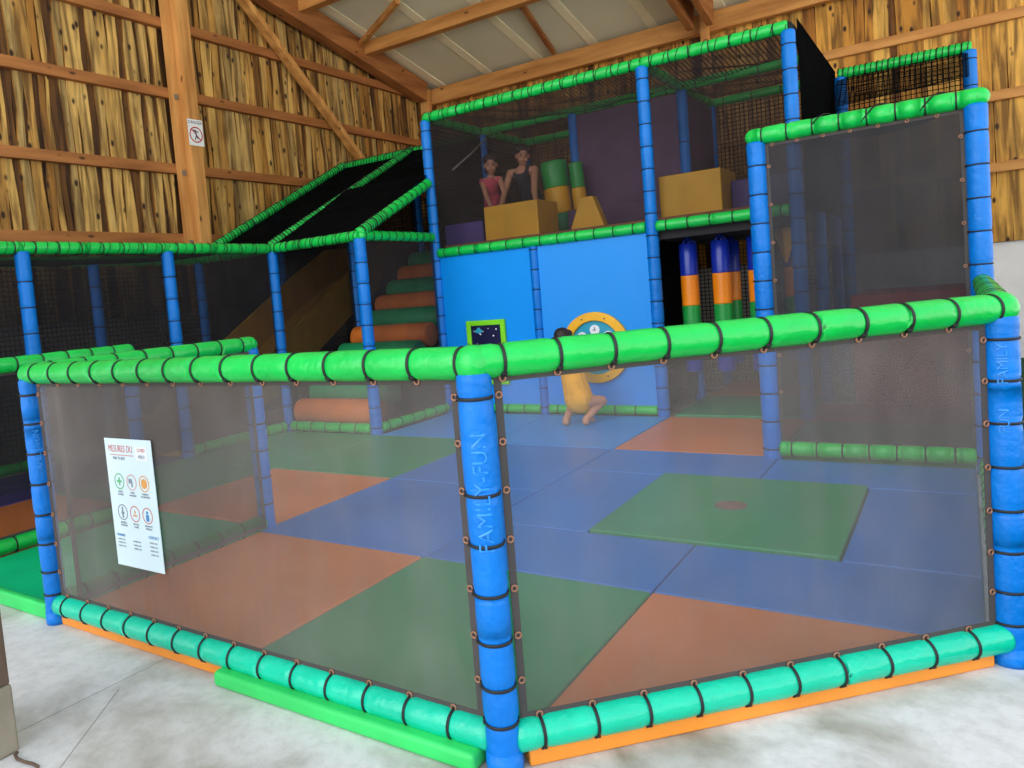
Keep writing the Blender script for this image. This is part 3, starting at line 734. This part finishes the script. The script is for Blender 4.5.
bm = bmesh.new(); sheet(bm, [(0.065, YT+.02, ZD), (0.065, YK, ZD), (0.065, YK, ZT+.06), (0.065, YT+.02, ZT+.06)], 8, 8, 0, .006); obj('side_net', bm, 'net_dense', tw, True)
bm = bmesh.new(); sheet(bm, [(-3.6, YK, 0), (0, YK, 0), (0, YK, ZT), (-3.6, YK, ZT)], 16, 12, 0, .01); obj('back_net', bm, 'net_dense', tw, True)
bm = bmesh.new(); sheet(bm, [(-3.6, YT+.06, ZD), (-3.6, YK, ZD), (-3.6, YK, ZT), (-3.6, YT+.06, ZT)], 8, 8, 0, .01); obj('side_net', bm, 'net_dense', tw, True)
p1_ = obj('lower_panel', bx(-3.55, YT-0.01, 0.15, -2.47, YT+0.01, ZD-0.05), 'panel_blue', tw)
p2_ = obj('lower_panel', bx(-2.375, YT-0.01, 0.15, -1.26, YT+0.01, ZD-0.05), 'panel_blue2', tw)
obj('back_partition', bx(-2.37, YM-0.02, ZD+.03, -1.26, YM+0.02, ZT-0.06), 'purple_dark', tw)
obj('back_partition', bx(-1.23, YM+.05, ZD+.03, -1.19, YK-.05, ZT-0.06), 'purple_dark', tw)
bm = bmesh.new(); sheet(bm, [(-1.21, YT+.1, .1), (-1.21, YM, .1), (-1.21, YM, ZD-.13), (-1.21, YT+.1, ZD-.13)], 4, 6, 0, .01); obj('low_net', bm, 'net_dense', tw, True)
# cord seen through the tower mesh
bm = bmesh.new(); tube(bm, [(-3.5, 5.5, 2.72), (-3.5, 5.9, 2.93), (-3.5, 6.3, 3.16)], 0.008, 6); obj('pale_cord', bm, 'white_rope', tw, True)

# games on the blue panels
gm = thing('space_game_panel', (-3.04, YT-0.03, 0.3), 'lime framed square game board with starry night picture on the left blue panel', 'game panel')
fr = bmesh.new(); x0, x1, z0, z1, t_ = -3.27, -2.80, 0.36, 1.045, 0.055; y0, y1 = YT-0.05, YT-0.011
for q in ((x0, z0, x0+t_, z1), (x1-t_, z0, x1, z1), (x0+t_, z0, x1-t_, z0+t_), (x0+t_, z1-t_, x1-t_, z1)): box(fr, q[0], y0, q[1], q[2], y1, q[3])
obj('frame', fr, 'lime', gm, bevel=0.008)
bd = obj('picture_board', bx(x0+t_, YT-0.035, z0+t_, x1-t_, YT-0.012, z1-t_), 'navy', gm)
rnd = random.Random(4)
st = bmesh.new()
for i in range(46):
    cx, cz, r = rnd.uniform(x0+t_+.02, x1-t_-.02), rnd.uniform(z0+t_+.02, z1-t_-.02), rnd.choice((.005, .007, .009, .014))
    tube(st, [(cx, YT-0.0355, cz), (cx, YT-0.037, cz)], r, 10)
obj('stars', st, 'white', gm)
sa = bmesh.new(); ball(sa, (-3.12, YT-0.037, 0.93), 0.05, 0.004, 0.02); ball(sa, (-3.12, YT-0.038, 0.95), 0.022, 0.004, 0.02); obj('saucer', sa, 'teal', gm, True)
sa = bmesh.new()
for cx, cz in ((-3.246, .8), (-2.826, .8), (-3.246, .55), (-2.826, .55)): tube(sa, [(cx, YT-.051, cz), (cx, YT-.054, cz)], 0.007, 8)
obj('screw', sa, 'ink', gm)
ag = thing('clock_game_panel', (-1.82, YT-0.03, 0.4), 'round amber ring game with white dials on the right blue panel', 'game panel')
cx, cz, RR = -1.82, 0.715, 0.345
def annulus(ro, ri, y0, y1, c, a0=0, a1=2*PI, n=56):
    bm = bmesh.new(); full = abs(a1-a0-2*PI) < 1e-6; rs = []
    for i in range(n+(0 if full else 1)):
        a = a0+(a1-a0)*i/n; ca, sa = math.cos(a), math.sin(a)
        rs.append([bm.verts.new((c[0]+r*ca, y, c[1]+r*sa)) for r, y in ((ri, y1), (ri, y0), (ro, y0), (ro, y1))])
    m = len(rs)
    for i in range(m if full else m-1):
        a, b = rs[i], rs[(i+1) % m]
        for k in range(4): bm.faces.new((a[k], a[(k+1) % 4], b[(k+1) % 4], b[k]))
    if not full: bm.faces.new(rs[0]); bm.faces.new(rs[-1][::-1])
    bmesh.ops.recalc_face_normals(bm, faces=bm.faces[:]); return bm
obj('ring', annulus(RR, RR-0.085, YT-0.06, YT-0.011, (cx, cz)), 'ring', ag, bevel=0.01)
bm = bmesh.new(); tube(bm, [(cx, YT-0.011, cz), (cx, YT-0.025, cz)], RR-0.08, 40); obj('dial_board', bm, 'teal', ag)
for k in range(7):
    a = PI/2+2*PI*k/7; px_, pz_ = cx+0.17*math.cos(a), cz+0.17*math.sin(a)
    bm = bmesh.new(); tube(bm, [(px_, YT-0.026, pz_), (px_, YT-0.034, pz_)], 0.05, 20); dd = obj('dial', bm, 'white', ag)
    bm = bmesh.new(); box(bm, px_-.02, YT-.036, pz_-.004, px_+.012, YT-.0345, pz_+.004); box(bm, px_-.004, YT-.036, pz_, px_+.004, YT-.0345, pz_+.028); obj('hands', bm, 'ink', dd)
for k in range(8):
    a = 2*PI*(k+.5)/8; bm = bmesh.new(); tube(bm, [(cx+.3*math.cos(a), YT-.0605, cz+.3*math.sin(a)), (cx+.3*math.cos(a), YT-.064, cz+.3*math.sin(a))], .008, 8); obj('screw', bm, 'ink', ag)

# hanging bags under the deck
def bag(x, y, r, label, zt=1.65, L_=1.22):
    t = thing('punch_bag', (x, y, 0.18), label, 'punch bag', 'striped hanging bags under the tower')
    segs = [(zt-1.22, zt-0.92, 'bag_blue'), (zt-0.92, zt-0.60, 'bag_green'), (zt-0.60, zt-0.32, 'bag_orange'), (zt-0.32, zt-0.02, 'bag_blue')]
    for i, (a, b, m) in enumerate(segs):
        bm = bmesh.new(); tube(bm, [(x, y, a), (x, y, a+0.012), (x, y, b-0.012), (x, y, b)], [r*(0.85 if i == 0 else 1), r, r, r*(0.85 if i == 3 else 1)], 24)
        obj('coloured_band', bm, m, t, True)
    bm = bmesh.new()
    for k in range(6):
        a = 2*PI*k/6; tube(bm, [(x+r*.7*math.cos(a), y+r*.7*math.sin(a), zt-0.03), (x+.01*math.cos(a), y+.01*math.sin(a), zt+0.03)], 0.011, 6)
    tube(bm, [(x, y, zt+0.015), (x, y, ZD-0.1)], 0.022, 8)
    obj('hanging_strap', bm, 'bag_blue', t, True)
bag(-0.99, 5.50, 0.080, 'leftmost of the striped hanging bags in front')
bag(-0.70, 5.50, 0.083, 'second striped hanging bag from the left, in the front row')
bag(-0.39, 5.50, 0.083, 'striped hanging bag just left of the tall right hand mesh panel post')
bag(-0.77, 6.15, 0.083, 'striped hanging bag half hidden behind the second one')
bag(-0.22, 6.2, 0.085, 'striped hanging bag seen dimly through the right hand mesh')
bm = bmesh.new(); tube(bm, [(-0.20, 5.75, 1.37), (-0.20, 5.75, 1.40), (-0.20, 5.75, 1.66), (-0.20, 5.75, 1.68)], [0.01, 0.02, 0.10, 0.095], 4)
tag(obj('hanging_cone', bm, 'yellow', None), 'yellow pointed foam shape hanging under the deck behind the right hand mesh', 'foam shape')

# foam shapes on the deck
def fb(name, bm, m, label, cat='foam block'): return tag(obj(name, bm, m, None, bevel=0.012), label, cat)
ZK = ZD+0.031
fb('foam_block', bx(-3.03, 5.30, ZK, -2.40, 5.78, ZK+0.40), 'yellow', 'large yellow foam block on the tower deck in front of the two girls')
fb('foam_wedge', prism([(-2.09, 5.33, ZK), (-1.70, 5.33, ZK), (-1.82, 5.33, ZK+0.35), (-1.95, 5.33, ZK+0.35)], (0, 0.12, 0)), 'yellow', 'yellow foam piece with tapering sides on the deck', 'foam wedge')
fb('foam_block', bx(-1.16, 5.30, ZK, -0.61, 5.85, ZK+0.42), 'yellow', 'wide yellow foam block on the deck right of the middle tower post')
fb('foam_block', bx(-3.54, 5.30, ZK, -3.06, 5.95, ZK+0.27), 'purple', 'low purple foam block at the left end of the deck')
fb('foam_block', bx(-0.60, 5.6, ZK, -0.1, 6.2, ZK+0.32), 'purple', 'purple foam block at the right end of the deck')
fb('foam_block', bx(-2.35, 5.9, ZK, -1.28, 6.3, ZK+0.3), 'purple_dark', 'dark plum foam block behind the tapering yellow piece')
def banded_roll(c, lean, r, h, label):
    t = thing('foam_column', (c[0], c[1], ZK), label, 'foam column', 'banded foam columns on the deck')
    for i, m in enumerate(('roll_green', 'yellow', 'bag_green')):
        a, b = h*i/3, h*(i+1)/3; bm = bmesh.new()
        P = lambda s: (c[0]+lean*s, c[1], ZK+s+0.01)
        tube(bm, [P(a), P(a+.01), P(b-.01), P(b)], [r*.97, r, r, r*.97], 22); obj('coloured_band', bm, m, t, True)
banded_roll((-2.56, 6.24), -0.08, 0.15, 0.88, 'thick green and yellow banded foam column beside the woman')
banded_roll((-2.29, 6.18), -0.06, 0.075, 0.82, 'thin green and yellow banded foam column next to the tower post')
banded_roll((-2.72, 6.80), 0.0, 0.085, 0.78, 'green foam column half hidden behind the woman')
# right-hand enclosure
ZQ = 2.205; YQ = 3.74
qe = thing('mesh_enclosure', (0.6, 3.74, 0), 'tall dark mesh enclosure with green top rail at the right', 'play frame')
for p in ((0.0, YQ), (1.185, YQ)): post_with_base(qe, p, 0, ZQ-0.035, 0.058, lv(ZQ, 0.19))
pad(qe, 'top_rail', (-0.03, YQ, ZQ), (1.215, YQ, ZQ), 0.055, 'green', 0.15, cap_ext=0.03); lacing(qe, (0.35, YQ, ZQ+.01), (1.1, YQ, ZQ+.01), 0.058, 0.3, rr=0.004)
pad(qe, 'bottom_rail', (0.05, YQ, 0.115), (1.13, YQ, 0.115), 0.05, 'green', 0.15)
mesh_panel(qe, (0.0, YQ), (1.185, YQ), 0.15, ZQ-0.05, 0.058, 'mesh_q', True, eyes=[Vector((0.075, YQ, z)) for z in (0.5, .75, 1.0, 1.25, 1.5, 1.75, 2.0)]+[Vector((1.11, YQ, z)) for z in (0.75, 1.0, 1.25, 1.5, 1.75, 2.0)]+[Vector((0.1+i*.15, YQ, ZQ-.065)) for i in range(7)])
cap_ball(qe, (1.2, YQ, ZQ), 0.056); cap_ball(qe, (-0.01, YQ, ZQ), 0.054)
bm = bmesh.new(); sheet(bm, [(0.0, YQ, ZQ+.02), (1.185, YQ, ZQ+.02), (1.2, 7.38, 2.75), (0.03, 7.38, 2.75)], 10, 16, 0.15, .02); obj('roof_net', bm, 'net_dense', qe, True)
bm = bmesh.new(); sheet(bm, [(1.185, YQ, .1), (1.2, 7.4, .1), (1.2, 7.38, 2.75), (1.185, YQ, ZQ+.02)], 10, 10, 0, .02); obj('side_net', bm, 'mesh_in', qe, True)
bf = thing('netted_back_frame', (0.6, 7.4, 0), 'tall netted frame with green laced rail standing behind the right hand enclosure', 'play frame')
for p in ((0.12, 7.4), (1.21, 7.4)): post_with_base(bf, p, 0, ZT-0.03, 0.06, lv(ZT, .25))
pad(bf, 'top_rail', (0.1, 7.4, ZT), (1.23, 7.4, ZT), 0.055, 'green', 0.1); lacing(bf, (0.1, 7.4, ZT), (1.23, 7.4, ZT), 0.060, 0.05, rr=.004)
bm = bmesh.new(); sheet(bm, [(0.1, 7.42, 2.75), (1.2, 7.42, 2.75), (1.2, 7.42, ZT), (0.1, 7.42, ZT)], 10, 5, 0, .02); obj('back_net', bm, 'net', bf, True)
mesh_panel(bf, (0.1, 7.42), (1.2, 7.42), 0.1, 2.75, 0.05, 'mesh_q', False)
bm = bmesh.new(); sheet(bm, [(0.1, 7.36, ZT-.05), (1.2, 7.36, ZT-.05), (1.2, 6.9, 2.9), (0.1, 6.9, 2.85)], 8, 4, 0.06, .02); obj('hanging_net', bm, 'net', bf, True)
tag(obj('foam_bench', bx(0.27, 5.92, 0.001, 1.13, 7.2, 1.03), 'red', None, bevel=0.02), 'dark red padded block deep inside the right hand enclosure', 'foam block')
fmat(0.005, 5.05, 1.13, 5.9, 'red', 'dark red floor mat at the back of the right hand enclosure')

# ------------------------------------------------------------------ signs
def flat_text(parent, txt, size, c, m='ink', axis='y', name='lettering', sx=1.0):
    bm = text_bm(txt, size)
    for v in bm.verts:
        x, y, z = v.co
        v.co = Vector((c[0]+x*sx, c[1]-z, c[2]+y)) if axis == 'y' else Vector((c[0]+z, c[1]+x*sx, c[2]+y))
    return obj(name, bm, m, parent)
YS = -0.0125
sg = thing('notice_poster', (-1.635, YS, 0.35), 'tall white printed notice with six round pictograms fixed to the front mesh', 'poster')
obj('sheet', bx(-1.79, YS, 0.352, -1.48, YS+0.003, 0.880), 'paper', sg)
ys = YS-0.0006
flat_text(sg, 'MESURES DU', 0.040, (-1.685, ys, 0.838), 'faint_red', sx=0.72)
bm = bx(-1.76, ys-.0004, 0.812, -1.60, ys, 0.815); obj('underline', bm, 'faint_red', sg)
flat_text(sg, 'PARC DE JEUX', 0.016, (-1.70, ys, 0.800), 'faint', sx=0.8)
lb = obj('stuck_label', bx(-1.585, ys-.001, 0.795, -1.505, ys, 0.855), 'white', sg)
flat_text(lb, 'COVID', 0.020, (-1.545, ys-.0014, 0.838), 'faint_red', sx=0.8); flat_text(lb, 'MERCI', 0.018, (-1.545, ys-.0014, 0.812), 'faint', sx=0.8)
ic = [('ink_green', 'ink_green'), ('ink_pink', 'faint'), ('ink_orange', 'ink_orange'), ('faint', 'faint'), ('faint_red', 'ink_orange'), ('faint_red', 'ink_blue')]
caps = [('LAVEZ', 'LES MAINS'), ('PORT', 'DU MASQUE'), ('GARDEZ', 'VOS DISTANCES'), ('RETIREZ', 'CHAUSSURES'), ('NE PAS', 'COURIR'), ('ENFANTS', 'SURVEILLES')]
for i in range(6):
    cx_, cz_ = -1.715+0.083*(i % 3), 0.705-0.128*(i//3)
    p = obj('pictogram', annulus(0.033, 0.029, ys-0.0006, ys, (cx_, cz_), n=24), ic[i][0], sg)
    bm = bmesh.new()
    if i == 0: box(bm, cx_-.004, ys-.0008, cz_-.016, cx_+.004, ys, cz_+.016); box(bm, cx_-.016, ys-.0009, cz_-.004, cx_+.016, ys-.0001, cz_+.004)
    elif i == 1: box(bm, cx_-.018, ys-.0008, cz_-.004, cx_+.004, ys, cz_+.014); box(bm, cx_-.002, ys-.0009, cz_-.018, cx_+.006, ys-.0001, cz_+.002)
    elif i == 2: ball(bm, (cx_, ys, cz_), 0.020, 0.001, 0.020)
    elif i == 3: box(bm, cx_-.005, ys-.0008, cz_-.024, cx_+.004, ys, cz_+.022); box(bm, cx_-.010, ys-.0009, cz_-.006, cx_+.010, ys-.0001, cz_+.002)
    elif i == 4: box(bm, cx_-.014, ys-.0008, cz_-.010, cx_+.014, ys, cz_-.004); box(bm, cx_-.003, ys-.0009, cz_, cx_+.004, ys-.0001, cz_+.015)
    else: box(bm, cx_-.010, ys-.0008, cz_-.022, cx_+.008, ys, cz_+.004); ball(bm, (cx_-.001, ys, cz_+.012), .007, .001, .007)
    obj('symbol', bm, ic[i][1], p)
    flat_text(p, caps[i][0], 0.0115, (cx_, ys, cz_-0.043), 'faint'); flat_text(p, caps[i][1], 0.0095, (cx_, ys, cz_-0.054), 'faint', sx=.85)
flat_text(sg, 'HORAIRES', 0.015, (-1.745, ys, 0.480), 'ink_blue', sx=.8)
flat_text(sg, 'CONTACT', 0.017, (-1.525, ys, 0.490), 'ink_blue', sx=.8)
for x_, z_ in ((-1.745, .462), (-1.745, .448), (-1.745, .434), (-1.64, .462), (-1.64, .446), (-1.64, .432), (-1.53, .468), (-1.53, .452), (-1.53, .436), (-1.53, .420)):
    flat_text(sg, 'OUVERT 10-18', 0.0085, (x_, ys, z_), 'faint', sx=.9)

XD = XL+0.323
dg_ = thing('warning_sign', (XD, 4.33, 3.37), 'small white sign with a crossed out red circle on the timber post', 'sign')
obj('plate', bx(XD, 4.22, 3.370, XD+0.004, 4.436, 3.680), 'white', dg_)
flat_text(dg_, 'DANGER', 0.052, (XD+.005, 4.328, 3.643), 'ink', 'x', sx=.95)
bm = annulus(0.095, 0.080, 0, 0.001, (0, 0))
for v in bm.verts: v.co = Vector((XD+.0045+v.co.y, 4.328+v.co.x, 3.500+v.co.z))
obj('prohibition_ring', bm, 'ink_red', dg_)
obj('slash', beam((XD+.006, 4.328-.06, 3.500+.06), (XD+.006, 4.328+.06, 3.500-.06), 0.001, 0.013, (0, 1, 1)), 'ink_red', dg_)
bm = bmesh.new(); Pf = lambda y, z: (XD+.0055, 4.328+y, 3.500+z)
ball(bm, Pf(-.005, .045), .002, .013, .013)
for a, b in (((0, .035), (0, -.01)), ((0, .03), (-.035, .055)), ((0, .03), (.035, .04)), ((0, -.01), (-.02, -.06)), ((0, -.01), (.025, -.045))): tube(bm, [Pf(*a), Pf(*b)], 0.006, 6)
obj('climbing_figure', bm, 'ink', dg_)

# pillar and cord at the left edge
pl = thing('timber_pillar', (-1.6, -0.8, 0), 'grey brown timber pillar on a rough concrete foot at the bottom left edge', 'pillar')
obj('concrete_foot', prism([(-1.80, -1.0, 0), (-1.425, -1.0, 0), (-1.425, -0.64, 0), (-1.80, -0.64, 0)], (0, 0, 0.225)), 'conc_block', pl, bevel=0.012)
obj('shaft', bx(-1.74, -0.93, 0.2255, -1.428, -0.645, 5.2), 'grey_wood', pl, bevel=0.006)
bm = bmesh.new(); tube(bm, [(-1.415, -0.655, 0.006), (-1.41, -0.665, 0.006), (-1.38, -0.674, 0.006), (-1.345, -0.672, 0.006), (-1.30, -0.664, .006), (-1.27, -0.664, .006)], 0.005, 8)
tag(obj('floor_cord', bm, 'grey_wood', None, True), 'short brown cord lying on the concrete by the timber pillar', 'cord')

# ------------------------------------------------------------------ people
def cone(bm, a, b, ra, rb, n=5):
    a, b = Vector(a), Vector(b)
    pts = [a+(b-a)*i/n for i in range(n+1)]; rads = [ra+(rb-ra)*i/n for i in range(n+1)]
    tube(bm, pts, rads, 14); ball(bm, a, ra, seg=14); ball(bm, b, rb, seg=14)
def body_obj(name, bm, m, parent, vox=0.007, sm=4):
    bmesh.ops.recalc_face_normals(bm, faces=bm.faces[:])
    o = obj(name, bm, m, parent, True)
    r = o.modifiers.new('remesh', 'REMESH'); r.mode = 'VOXEL'; r.voxel_size = vox; r.use_smooth_shade = True
    s = o.modifiers.new('smooth', 'SMOOTH'); s.factor = 0.5; s.iterations = sm
    return o
def hand(bm, wrist, d, side, s=1.0, down=Vector((0, 0, -1)), curl=0.35):
    """palm with four fingers of unequal length and a thumb; d points along the fingers"""
    wrist = Vector(wrist); d = Vector(d).normalized(); sd_ = Vector(side).normalized(); n = d.cross(sd_).normalized()
    if n.dot(down) < 0: n = -n
    for t in (-1, -0.33, 0.33, 1):
        cone(bm, wrist+sd_*0.012*t*s, wrist+d*0.06*s+sd_*0.024*t*s, 0.012*s, 0.011*s, 3)
    for t, L_ in ((-1.15, .042), (-.4, .053), (.4, .057), (1.15, .048)):
        b0 = wrist+d*0.06*s+sd_*0.022*t*s
        b1 = b0+(d*0.92+n*curl*0.5+sd_*t*0.10).normalized()*L_*0.5*s
        b2 = b1+(d*0.8+n*curl*1.4+sd_*t*0.06).normalized()*L_*0.5*s
        cone(bm, b0, b1, 0.0085*s, 0.008*s, 2); cone(bm, b1, b2, 0.008*s, 0.0065*s, 2)
    b0 = wrist+d*0.018*s+sd_*0.026*s; b1 = b0+(d*0.6+sd_*0.8).normalized()*0.03*s; b2 = b1+(d*0.95+sd_*0.25).normalized()*0.024*s
    cone(bm, b0, b1, 0.011*s, 0.009*s, 2); cone(bm, b1, b2, 0.009*s, 0.007*s, 2)
def head(bm, c, f, s=1.0, upv=Vector((0, 0, 1))):
    c = Vector(c); f = Vector(f).normalized(); r = f.cross(upv).normalized(); u = r.cross(f).normalized()
    Mx = Matrix(((r.x, f.x, u.x, c.x), (r.y, f.y, u.y, c.y), (r.z, f.z, u.z, c.z), (0, 0, 0, 1)))
    def e(p, a, b, cc):
        vs = ball(bm, (0, 0, 0), a*s, b*s, cc*s)
        for v in vs: v.co = Mx @ (v.co+Vector(p)*s)
    e((0, -0.008, 0.025), .073, .090, .082); e((0, .012, -.035), .056, .064, .070); e((0, .042, -.078), .026, .026, .020)
    e((0, .080, -.016), .010, .012, .014); e((0, .070, .0), .008, .010, .03)
    for k in (-1, 1): e((.073*k, -.005, -.012), .010, .018, .028); e((.035*k, .055, -.04), .022, .022, .022)
    return Mx
def face(parent, Mx, s=1.0):
    for k in (-1, 1):
        bm = bmesh.new(); vs = ball(bm, (0, 0, 0), .010*s, .005*s, .0055*s, 10)
        for v in vs: v.co = Mx @ (v.co+Vector((.028*k, .077, .006))*s)
        obj('eye', bm, 'eye', parent, True)
        bm = bmesh.new(); vs = ball(bm, (0, 0, 0), .016*s, .005*s, .004*s, 10)
        for v in vs: v.co = Mx @ (v.co+Vector((.028*k, .080, .027))*s)
        obj('eyebrow', bm, 'hair', parent, True)
    bm = bmesh.new(); vs = ball(bm, (0, 0, 0), .020*s, .006*s, .006*s, 10)
    for v in vs: v.co = Mx @ (v.co+Vector((0, .075, -.050))*s)
    obj('mouth', bm, 'lips', parent, True)
def hair(parent, Mx, s, tail=None, bun=False):
    bm = bmesh.new()
    def e(p, a, b, cc):
        for v in ball(bm, (0, 0, 0), a*s, b*s, cc*s): v.co = Mx @ (v.co+Vector(p)*s)
    e((0, -.018, .046), .086, .090, .080); e((0, -.048, -.012), .084, .062, .078); e((.05, .012, .062), .045, .062, .042); e((-.05, .012, .062), .045, .062, .042); e((0, .03, .082), .05, .05, .03)
    if bun: e((0, -.115, .03), .035, .035, .035)
    if tail:
        for q in tail: e(*q)
    return body_obj('hair', bm, 'hair', parent, 0.008, 3)

toC = Vector((0.62, -0.78, -0.10))
def girl():
    t = thing('person', (-3.38, 6.05, ZK), 'young girl in a pink sleeveless top kneeling on the deck, leaning on the yellow block', 'person')
    bm = bmesh.new(); Z = ZK; X = -3.33; Y = 5.98
    hc = Vector((X+.09, Y-.08, Z+0.94)); nb = Vector((X+.05, Y-.03, Z+.82)); hip = Vector((X-.06, Y+.16, Z+.30))
    Mx = head(bm, hc, Vector((.45, -.85, -.22)), 0.98)
    cone(bm, nb-Vector((0, 0, .04)), hc-Vector((0, 0, .04)), .036, .034)
    ch = (nb+hip)/2+Vector((0, 0, .09))
    cone(bm, nb-Vector((0, 0, .06)), ch, .075, .085); cone(bm, ch, hip, .085, .09)
    for k, hx in ((-1, -3.12), (1, -3.0)):
        sh = nb+Vector((.105*k, .02*k, -.05)); hd = Vector((hx-.02, 5.66 if k < 0 else 5.70, Z+.435)); el = (sh+hd)/2+Vector((.025*k, .03, -.01))
        cone(bm, nb-Vector((0, 0, .05)), sh, .045, .038); cone(bm, sh, el, .034, .028); cone(bm, el, hd, .027, .020)
        hand(bm, hd, (0.25, -.9, -.12), (-k*-1, 0.1, 0), .85, curl=.1)
        hp = hip+Vector((.06*k, 0, -.02)); kn = Vector((hp.x+.03*k, Y+.02, Z+.06)); an = Vector((kn.x-.12, Y+.34, Z+.045)); toe = an+Vector((-.09, .08, -.012))
        cone(bm, hp, kn, .068, .048); cone(bm, kn, an, .045, .030); cone(bm, an, toe, .028, .022)
    b = body_obj('body', bm, 'skin', t)
    face(t, Mx, .98); hair(t, Mx, .98, tail=[((.05, -.04, -.06), .03, .03, .06), ((-.05, -.04, -.06), .03, .03, .06)])
    bm = bmesh.new(); cone(bm, nb-Vector((0, 0, .075)), ch, .083, .096); cone(bm, ch, hip, .096, .112)
    for k in (-1, 1): ball(bm, nb+Vector((.095*k, .02*k, -.055)), .046)
    body_obj('pink_top', bm, 'pink_cloth', t)
    bm = bmesh.new(); cone(bm, hip+Vector((0, 0, .02)), hip-Vector((0, 0, .04)), .105, .10)
    for k in (-1, 1): cone(bm, hip+Vector((.06*k, 0, -.02)), Vector((hip.x+.08*k, Y+.06, Z+.12)), .082, .068)
    body_obj('dark_shorts', bm, 'black_cloth', t)
girl()
def woman():
    t = thing('person', (-2.88, 6.2, ZK), 'young woman with tied dark hair in a dark tank top leaning over the yellow block', 'person')
    bm = bmesh.new(); Z = ZK; X = -2.93; Y = 6.12
    hc = Vector((X+.02, Y-.06, Z+1.0)); nb = Vector((X-.02, Y-.02, Z+.89)); hip = Vector((X+.02, Y+.20, Z+.30))
    up_ = Vector((.12, 0, 1)).normalized()
    Mx = head(bm, hc, Vector((.50, -.82, -.25)), 1.03, up_)
    cone(bm, nb-Vector((0, 0, .05)), hc-Vector((0, -.01, .04)), .044, .042)
    ch = nb+(hip-nb)*.38
    cone(bm, nb-Vector((0, 0, .07)), ch, .085, .105); cone(bm, ch, hip, .10, .12)
    for k in (-1, 1):
        sh = nb+Vector((.145*k, .02*k, -.06)); hd = Vector((-2.86+(.16 if k > 0 else -.15), 5.66, Z+.44)); el = (sh+hd)/2+Vector((.05*k, .05, -.03))
        if k > 0: hd = Vector((-2.62, 5.72, Z+.44)); el = Vector((-2.70, 5.86, Z+.56))
        cone(bm, nb-Vector((0, 0, .06)), sh, .055, .046); cone(bm, sh, el, .042, .034); cone(bm, el, hd, .033, .024)
        hand(bm, hd, (.2, -.9, -.1), (k, .1, 0), 1.0, curl=.1)
        hp = hip+Vector((.08*k, 0, -.02)); kn = Vector((hp.x+.05*k, Y-.04, Z+.075)); an = Vector((kn.x, Y+.36, Z+.055)); toe = an+Vector((0, .12, -.015))
        cone(bm, hp, kn, .088, .062); cone(bm, kn, an, .056, .036); cone(bm, an, toe, .034, .026)
    body_obj('body', bm, 'skin', t)
    face(t, Mx, 1.03); hair(t, Mx, 1.03, bun=True)
    bm = bmesh.new(); cone(bm, nb-Vector((0, .0, .13)), ch, .092, .115); cone(bm, ch, hip, .110, .132)
    for k in (-1, 1): cone(bm, nb+Vector((.065*k, -.06, -.12)), nb+Vector((.08*k, -.01, -.015)), .030, .026)
    body_obj('tank_top', bm, 'black_cloth', t)
    bm = bmesh.new(); cone(bm, hip+Vector((0, 0, .02)), hip-Vector((0, 0, .04)), .13, .12)
    for k in (-1, 1): cone(bm, hip+Vector((.08*k, 0, -.02)), Vector((hip.x+.10*k, Y+.02, Z+.16)), .102, .085)
    body_obj('dark_shorts', bm, 'black_cloth', t)
woman()
def toddler():
    t = thing('person', (-1.86, 4.62, ZM), 'small child in yellow seen from behind, bending towards the clock game', 'person')
    bm = bmesh.new(); Z = ZM+.002
    hc = Vector((-2.02, 4.86, Z+0.765)); nb = Vector((-1.98, 4.83, Z+.62)); hip = Vector((-1.81, 4.66, Z+.24))
    Mx = head(bm, hc, Vector((-.05, 1, -.15)), 0.93)
    cone(bm, nb-Vector((0, 0, .03)), hc-Vector((0, 0, .04)), .036, .036)
    ch = (nb+hip)/2+Vector((0, 0, .03))
    cone(bm, nb-Vector((0, 0, .05)), ch, .08, .10); cone(bm, ch, hip, .10, .115)
    for k in (-1, 1):
        sh = nb+Vector((.10*k, 0, -.05)); el = sh+Vector((.06*k, .10, -.07)); hd = el+Vector((.0, .115, .05))
        cone(bm, sh, el, .032, .026); cone(bm, el, hd, .026, .020); hand(bm, hd, (0, .75, .3), (-k, 0, 0), .72)
        hp = hip+Vector((.065*k, 0, -.03))
        kn = hp+Vector((.035*k, .10, -.045)); an = Vector((hp.x+.03*k-.01, 4.58, Z+.055))
        if k > 0: kn = Vector((-1.65, 4.80, Z+.19)); an = Vector((-1.735, 4.62, Z+.055))
        toe = an+Vector((.02*k, .10, -.025))
        cone(bm, hp, kn, .07, .05); cone(bm, kn, an, .046, .030); cone(bm, an, toe, .032, .024); ball(bm, an+Vector((0, -.012, -.022)), .034)
    body_obj('body', bm, 'skin', t); face(t, Mx, .93); hair(t, Mx, .93)
    bm = bmesh.new(); cone(bm, nb-Vector((0, 0, .06)), ch, .088, .112); cone(bm, ch, hip+Vector((0, 0, -.01)), .112, .132)
    for k in (-1, 1): cone(bm, nb+Vector((.07*k, 0, -.05)), nb+Vector((.12*k, .03, -.075)), .05, .042)
    body_obj('yellow_romper', bm, 'yellow_cloth', t)
toddler()
